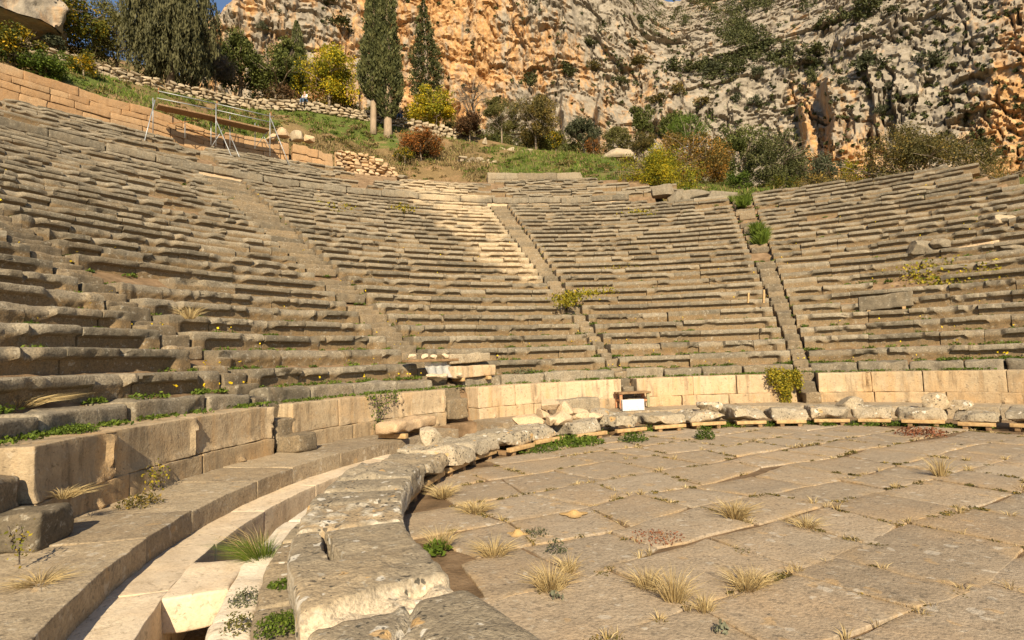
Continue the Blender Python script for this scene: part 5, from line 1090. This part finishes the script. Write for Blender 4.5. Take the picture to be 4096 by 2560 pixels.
PL = [
 ('dry_grass_tuft', 'largest straw-coloured grass tuft in the near paving joints', 660, 604, 0, 't', 'straw', dict(n=170, h=.24, spread=.20, w=.003)),
 ('dry_grass_tuft', 'straw grass tuft left of the largest one', 617, 597, 0, 't', 'straw', dict(n=150, h=.17, spread=.17, w=.003)),
 ('dry_grass_tuft', 'small straw tuft right of the largest one', 693, 610, 0, 't', 'straw', dict(n=90, h=.14, spread=.12, w=.003)),
 ('dry_grass_tuft', 'thick golden tuft standing tall in the middle of the paving', 732, 518, 0, 't', 'straw', dict(n=210, h=.21, spread=.24, w=.005)),
 ('dry_grass_tuft', 'straw tuft with reddish base in the middle joints', 704, 572, 0, 't', 'straw', dict(n=170, h=.15, spread=.2, w=.004)),
 ('dry_grass_tuft', 'short spread straw tuft further right along the joint', 742, 580, 0, 't', 'straw', dict(n=80, h=.15, spread=.16, w=.003)),
 ('dry_grass_tuft', 'dense straw tuft near the slot slab corner', 536, 578, 0, 't', 'straw', dict(n=190, h=.20, spread=.22, w=.004)),
 ('dry_grass_tuft', 'leaning straw tuft beside the dense corner tuft', 563, 572, 0, 't', 'straw', dict(n=90, h=.15, spread=.14, w=.004)),
 ('dry_grass_tuft', 'long line of straw grass left of the dense corner tuft', 509, 562, 0, 't', 'straw', dict(n=170, h=.16, spread=.22, w=.004)),
 ('dry_grass_tuft', 'wide straw tuft close to the ring slabs', 453, 517, 0, 't', 'straw', dict(n=190, h=.15, spread=.25, w=.005)),
 ('dry_grass_tuft', 'straw tuft under the timber at the ring bend', 443, 497, 0, 't', 'straw', dict(n=170, h=.18, spread=.25, w=.005)),
 ('dry_grass_tuft', 'green-based grass tuft against the foreground slab', 440, 549, 0, 't', 'straw', dict(n=110, h=.22, spread=.2, w=.004)),
 ('dry_grass_tuft', 'small straw tuft in the joint of the right paving', 785, 520+12, 0, 't', 'straw', dict(n=110, h=.14, spread=.2, w=.004)),
 ('dry_grass_tuft', 'pale tall sprig of grass at the right of the paving', 955, 478, 0, 't', 'straw', dict(n=80, h=.30, spread=.2, w=.005)),
 ('green_plant', 'bright green leafy weed against the foreground slab', 436, 552, 0, 'h', 'weed', dict(n=170, r=.13, h=.10, size=.05)),
 ('red_weed', 'flat brick-red weed spreading on the paving', 656, 537, 0, 'h', 'redweed', dict(n=260, r=.24, h=.02, size=.022)),
 ('red_weed', 'reddish brown weed at the far right paving', 921, 435, 0, 'h', 'redweed', dict(n=420, r=.42, h=.14, size=.05)),
 ('green_plant', 'dark spiky weed near the sand ant hills', 556, 553, 0, 'h', 'greyolive', dict(n=150, r=.10, h=.11, size=.022)),
 ('green_plant', 'dark creeping weed beside the smaller ant hill', 536, 534, 0, 'h', 'greyolive', dict(n=150, r=.13, h=.04, size=.022)),
 ('green_plant', 'bushy dark weed on the paving left of the round one', 634, 441, 0, 'h', 'weed', dict(n=520, r=.28, h=.17, size=.04, tb=-.25)),
 ('green_plant', 'round dark weed on the paving in front of the two-toned slab', 705, 439, 0, 'h', 'weed', dict(n=520, r=.19, h=.24, size=.04, tb=-.3)),
 ('green_plant', 'dense green ground cover along the timbers by the rubble heap', 530, 449, 0, 'h', 'weed', dict(n=1700, r=.6, h=.07, size=.04, tb=-.15)),
 ('green_plant', 'green ground cover right of the dense patch along the timbers', 572, 443, 0, 'h', 'weed', dict(n=1000, r=.6, h=.13, size=.07)),
 ('silver_plant', 'silvery thistle rosette in the near paving joint', 556, 598, 0, 'h', 'sage', dict(n=34, r=.05, h=.035, size=.035)),
 ('silver_plant', 'silvery weed with a tall dead flower at the bottom of the paving', 722, 632, 0, 'h', 'sage', dict(n=40, r=.05, h=.05, size=.035)),
 ('green_grass_tuft', 'large arching green grass clump growing in the open drain', 262, 562, .0, 't', 'greengrass', dict(n=360, h=.24, spread=.26, w=.003, lean=(-.8, -.1))),
 ('dry_grass_tuft', 'nodding straw seed heads over the open drain', 256, 556, .05, 't', 'straw', dict(n=30, h=.34, spread=.28, w=.003, lean=(-.9, -.15))),
 ('green_plant', 'bright leafy plant on the ledge beside the bottom edge', 282, 628, .12, 'h', 'weed', dict(n=900, r=.15, h=.07, size=.020)),
 ('green_plant', 'small green weed creeping on the ledge beside the slot slab', 282, 586, .12, 'h', 'weed', dict(n=160, r=.10, h=.03, size=.03, tb=-.1)),
 ('green_plant', 'long strip of mixed weeds between the drain wall and the ledge', 247, 605, .0, 'h', 'greyolive', dict(n=420, r=.13, h=.11, size=.020, tb=.3)),
 ('green_plant', 'dry and green weeds at the bottom of the drain wall strip', 238, 634, .0, 'h', 'olive', dict(n=420, r=.12, h=.12, size=.020)),
 ('brown_weed', 'rusty brown weed on the near walkway', 140, 505, .24, 'h', 'brown', dict(n=320, r=.22, h=.10, size=.035, tb=.1)),
 ('dry_grass_tuft', 'straw tuft sprouting from the joint of the shaded podium', 66, 497, .48, 't', 'straw', dict(n=90, h=.12, spread=.22, w=.004, lean=(1.2, .2))),
 ('dry_grass_tuft', 'dry creeping grass across the near walkway', 40, 582, .24, 't', 'straw', dict(n=150, h=.07, spread=.26, w=.003)),
 ('dry_grass_tuft', 'dry grass beside the lone step block at the shaded stairs', 258, 452, .24, 't', 'straw', dict(n=160, h=.28, spread=.24, w=.005)),
 ('green_plant', 'green cushion plant on top of the shaded podium slabs', 72, 433, .95, 'h', 'weed', dict(n=900, r=.22, h=.09, size=.028)),
 ('green_plant', 'leafy green plant on the podium left of the trailing one', 330, 388, .96, 'h', 'weed', dict(n=520, r=.38, h=.14, size=.07)),
 ('dark_shrub', 'dark green shrub growing above the pinkish podium', 522, 380, 1.0, 'h', 'greyolive', dict(n=900, r=.5, h=.42, size=.07)),
 ('green_plant', 'pale green weeds left of the dark shrub above the pinkish podium', 505, 372, 1.1, 'h', 'weed', dict(n=900, r=.55, h=.36, size=.07)),
 ('green_plant', 'weedy green strip along the top of the pinkish podium', 556, 379, .96, 'h', 'weed', dict(n=800, r=.7, h=.10, size=.06)),
 ('dry_grass_tuft', 'tall wild grass in front of the dark seat on the left rows', 190, 318, 2.2, 't', 'straw', dict(n=70, h=.22, spread=.25, w=.007)),
 ('dry_grass_tuft', 'long bent straw grass at the left edge on the rough course', 22, 407, 1.2, 't', 'straw', dict(n=110, h=.16, spread=.4, w=.006, lean=(1.6, .4))),
 ('green_plant', 'green weeds in the pit at the broken end of the walkway', 446, 417, -.02, 'h', 'weed', dict(n=900, r=.42, h=.25, size=.07)),
]
for a in PL: plant(a[0], a[1], *a[2:5], a[5], a[6], **a[7])
# trailing plants
def trail(lab, top, drops, mat, size, n, seed, name='hanging_plant'):
    rg = np.random.default_rng(seed); mb = MB(); tv = empty(name, top[0], label=lab, cat='plant'); st_ = MB()
    for a, dx, L, out in drops:
        c = top[0]+(top[1]-top[0])*a; o = np.array([CX-c[0], CY-c[1], 0]); o /= np.linalg.norm(o); s = np.linspace(0, 1, 14); tx = np.array([o[1], -o[0], 0])
        path = c+o*(.04+out*np.sqrt(s))[:, None]+np.array([0, 0, -1.])*(L*s)[:, None]+tx*(dx*s)[:, None]+rg.normal(size=(14, 3))*.012; st_.add(*tube(path, .006, 4))
        k = rg.uniform(0, 1, n); P = np.stack([np.interp(k, s, path[:, i]) for i in range(3)], -1)+rg.normal(size=(n, 3))*.045; leaves(mb, P, size, .7, rg=rg)
    st_.build('stem', LM['twig'], tv); mb.build('foliage', LM[mat], tv, smooth=False); return tv
trail('yellow-green vine hanging in a curtain over the podium left of its stairs', (pol(12.6, 8.70, 1.06), pol(16.8, 8.70, 1.02)), [(x, random.uniform(-.1, .1), L, .12) for x, L in ((.0, .35), (.12, .5), (.25, .62), (.36, .8), (.46, .98), (.52, 1.0), (.6, .75), (.7, .5), (.82, .4), (.95, .45), (1, .3))], 'creeper', .06, 240, 1)
trail('dark green plant trailing thin stems down the streaked podium', (pol(-57.8, 8.70, 1.0), pol(-53.5, 8.70, 1.0)), [(.0, .0, .12, .1), (.3, .05, .5, .06), (.5, .2, .75, .05), (.7, .3, .6, .05), (.9, .45, .65, .05), (1, .1, .15, .1)], 'weed', .045, 46, 2)
trail('yellowish creeper hanging over the shaded base course', (pol(-88.2, 8.68, .50), pol(-86, 8.68, .50)), [(.1, .05, .2, .06), (.5, .1, .30, .06), (.8, .15, .28, .08)], 'creeper', .035, 40, 3)
trail('creeping sprig over the corner step block at the left edge', (pol(-104.4, 8.33, .50), pol(-103.2, 8.33, .50)), [(.2, .05, .14, .05), (.7, .12, .22, .08)], 'creeper', .025, 30, 4)
# creepers over seats
def creep(lab, pts, mat, size, n, seed, rad, name='creeper'):
    rg = np.random.default_rng(seed); mb = MB()
    for (x, y, r, f) in pts:
        c = at_r(x, y, r); P = c+rg.normal(size=(int(n*f), 3))*np.array([rad*1.6, rad*.6, rad*.55]); leaves(mb, P, size, .7, np.clip(rg.normal(.5, .25, len(P)), 0, 1), rg=rg)
    return mb.build(name, LM[mat], smooth=False, label=lab, cat='plant')
creep('bright yellow creeper clump at the end of a middle row by the stool stairs', [(563, 298, 12.9, 1), (571, 296, 12.9, 1), (567, 303, 12.7, .8), (590, 292, 13, .4), (605, 291, 13, .3), (578, 294, 13, .5)], 'creeper', .09, 260, 1, .13)
creep('wide yellow-green creeper overrunning the far right rows', [(920, 272, 14.6, 1), (940, 268, 14.8, 1), (955, 284, 14.2, 2), (975, 282, 14.2, 2.2), (990, 275, 14.4, 1.6), (1005, 285, 14, 1.5), (1015, 290, 13.8, 1.2), (965, 290, 13.9, 1.5), (930, 280, 14.3, 1), (1010, 268, 14.8, 1)], 'creeper', .10, 210, 2, .24)
creep('yellow creeper sprawled over the middle of the centre rows', [(600+i*11, 267+random.uniform(-2, 4), 17.2, 1) for i in range(4)]+[(650, 268, 17.3, 1.3), (660, 271, 17.1, 1)], 'creeper', .10, 110, 3, .14)
creep('yellow-green creeper on the upper rows under the yellow bush', [(630, 215, 24.5, 1), (645, 213, 24.8, 1), (652, 217, 24.3, .8), (692, 216, 24.6, 1), (703, 215, 24.7, 1)], 'creeper', .13, 130, 4, .22)
creep('yellow creeper on the upper rows beside the rubble stairs', [(322, 205, 24.5, 1), (330, 212, 23.8, .8), (283, 208, 24, 1), (345, 209, 24.2, .5)], 'creeper', .12, 110, 5, .2)
creep('yellow weeds in the pale cleaned strip of the rows', [(400, 207, 24.5, .8), (408, 209, 24, .7)], 'creeper', .12, 100, 6, .15)
# green weeds in every tread, grass on the stairs, straw in the paving joints
wd = MB(); fl = MB(); rg = np.random.default_rng(33)
for i in range(1500):
    k = int(1+26*rg.random()**1.7); w = rg.random(); th = rg.uniform(-100, 62)
    if w < .35: st_ = STAIRS[rg.integers(0, 5)]; th = rg.uniform(st_[0]-1, st_[1]+1.2)
    elif w < .5: th = rg.uniform(20, 62)
    r = rrow(k)-.02+rg.uniform(-.06, .10); zz = zrow(k-1)-.005 if k > 1 else 1.175
    if k == 1: r = 9.74
    if k > kmax(th) or not inview(th, r, zz, 20): continue
    c = pol(th, r, zz); sc_ = rg.uniform(.5, 1.5)
    herb(wd, c, int(14+26*sc_), .13*sc_, .06*sc_, .055 if r < 14 else .08, rg, rg.normal(0, .12))
    if rg.random() < .25: leaves(fl, c[None]+np.array([[rg.normal()*.1, rg.normal()*.1, .14]])+rg.normal(size=(2, 3))*.012, .042, 1, rg=rg)
for i in range(160):
    th = rg.uniform(-98, 62); c = pol(th, 9.1+rg.uniform(-.1, .12), .955)
    if inview(th, 9, 1, 10): herb(wd, c, 34, .16, .05, .05, rg)
for th, k0 in ((18.4, 25), (18.4, 24), (18.6, 23), (19, 17), (19.4, 16), (19.2, 15), (18.8, 14.3)):
    for j in range(7): tuft(wd, pol(th+rg.normal()*.5, rrow(k0)+rg.normal()*.25, zrow(k0)-.2), 55, .42, .35, w=.016, rg=rg, tb=.15)
for i in range(70):
    th = rg.uniform(-42, 64); c = pol(th, 5.95+rg.uniform(-.2, .25), 0.0); herb(wd, c, 50, .15, .07, .05, rg, -.05)
    if rg.random() < .5: tuft(wd, c, 22, .16, .12, w=.005, rg=rg)
wd.build('weeds', LM['weed'], kind='stuff', smooth=False, label='small green weeds rooted along the treads and joints', cat='weeds')
fl.build('yellow_flowers', LM['flower'], kind='stuff', smooth=False, label='tiny yellow flowers scattered over the seat rows', cat='flowers')
jg = MB(); js = MB()
for (a, b) in joints:
    n = rg.poisson(np.linalg.norm(b-a)*(9 if rg.random() < .30 else 1.6)); d = np.linalg.norm((a+b)/2)
    for q in range(n):
        c = a+(b-a)*rg.random(); c = np.array([c[0]+rg.normal()*.012, c[1]+rg.normal()*.012, -.012])
        if math.hypot(c[0]-CX, c[1]-CY) > 5.7: continue
        if rg.random() < .42: tuft(jg, c, int(rg.uniform(5, 22)), rg.uniform(.02, .09), .07, w=.003 if d < 6 else .005, rg=rg)
        else: herb(js, c, int(rg.uniform(14, 46)), rg.uniform(.03, .09), .016, .02 if d < 6 else .03, rg)
jg.build('dry_grass', LM['straw'], kind='stuff', smooth=False, label='short straw-coloured grass in the paving joints', cat='grass')
js.build('joint_weeds', LM['brown'], kind='stuff', smooth=False, label='brown dried weeds filling the paving joints', cat='weeds')
# grass of the slope
hb = {'weed': MB(), 'hay': MB(), 'brown': MB()}
for i in range(900):
    t_, a_ = rg.uniform(-60, 16), rg.uniform(.02, .97); r_ = np.interp(t_, KT, KR1)*(1-a_)+45.2*a_; c_ = pol(t_, r_, terrain(t_, r_)); s_ = rg.uniform(.18, .55)
    dryz = (-32 < t_ < -9) and a_ < .6; k_ = ('hay', 'brown', 'hay', 'weed')[rg.integers(0, 4)] if dryz else ('weed', 'weed', 'hay', 'brown')[rg.integers(0, 4)]
    herb(hb[k_], c_, int(120*s_)+16, s_, s_*.55, .15, rg)
for k_, l_ in (('weed', 'green'), ('hay', 'dry yellow'), ('brown', 'brown')): hb[k_].build('slope_weeds', LM[k_], kind='stuff', smooth=False, label=l_+' weeds dotted over the grassy slope above the rows', cat='weeds')
hg = MB(); hd = MB(); n = 46000; th = rg.uniform(-62, 22, n); r1_ = np.interp(th, KT, KR1); a = rg.uniform(0, 1, n); r = r1_+(45.3-r1_)*a
zz = terrain(th, r); P = pol(th, r, zz); P[:, 2] += (fbm(P*np.array([.35, .35, 0]), 4, 31)-.5)*1.1*sstep(0, .25, a)*sstep(0, .12, np.abs(a-1)+.02)
dry = np.where((th > -33) & (th < -9), (a < .55) | ((th > -19) & (a < .9)), False); dry = dry ^ (rg.random(n) < .16)
den = fbm(P*np.array([.5, .5, 0]), 3, 77) > .43
for flag, mb, hgt in ((0, hg, .24), (1, hd, .34)):
    s = P[(dry == bool(flag)) & den]; s = s[rg.random(len(s)) < .8]
    m = len(s); rep_ = np.repeat(s, 3, 0)+rg.normal(size=(m*3, 3))*np.array([.18, .18, .02]); leaves(mb, rep_+np.array([0, 0, hgt*.3]), hgt, .16, dirs=np.tile([0, 0, 1.2], (m*3, 1)), rg=rg)
hg.build('green_grass', LM['greengrass'], kind='stuff', smooth=False, label='green grass on the hillside terraces', cat='grass')
hd.build('dry_hill_grass', LM['hay'], kind='stuff', smooth=False, label='dry brown grass on the slope above the rows', cat='grass')

# ================================================================ LIGHT
SUN_AZ, SUN_EL = 176.0, 33.0           # bearing of the sun from +Y, clockwise
w = bpy.data.worlds.new('World'); scn.world = w; w.use_nodes = True; nt = w.node_tree
bg = nt.nodes['Background']; sky = nt.nodes.new('ShaderNodeTexSky'); sky.sky_type = 'NISHITA'; sky.sun_disc = False
sky.sun_elevation = R_(SUN_EL); sky.sun_rotation = R_(SUN_AZ); sky.air_density = 1; sky.dust_density = .3; sky.ozone_density = 1.5; sky.altitude = 600
nt.links.new(sky.outputs[0], bg.inputs[0]); bg.inputs[1].default_value = .085
sl = bpy.data.lights.new('sun', 'SUN'); sl.energy = 5.0; sl.angle = R_(.53); sl.color = (1, .86, .62)
so = bpy.data.objects.new('sun', sl); COL.objects.link(so)
az, el = R_(SUN_AZ), R_(SUN_EL); d = Vector((math.sin(az)*math.cos(el), math.cos(az)*math.cos(el), math.sin(el)))
so.rotation_euler = d.to_track_quat('Z', 'Y').to_euler(); so.location = d*50
scn.view_settings.view_transform = 'Standard'; scn.view_settings.look = 'None'; scn.view_settings.exposure = 0.72; scn.view_settings.gamma = 1
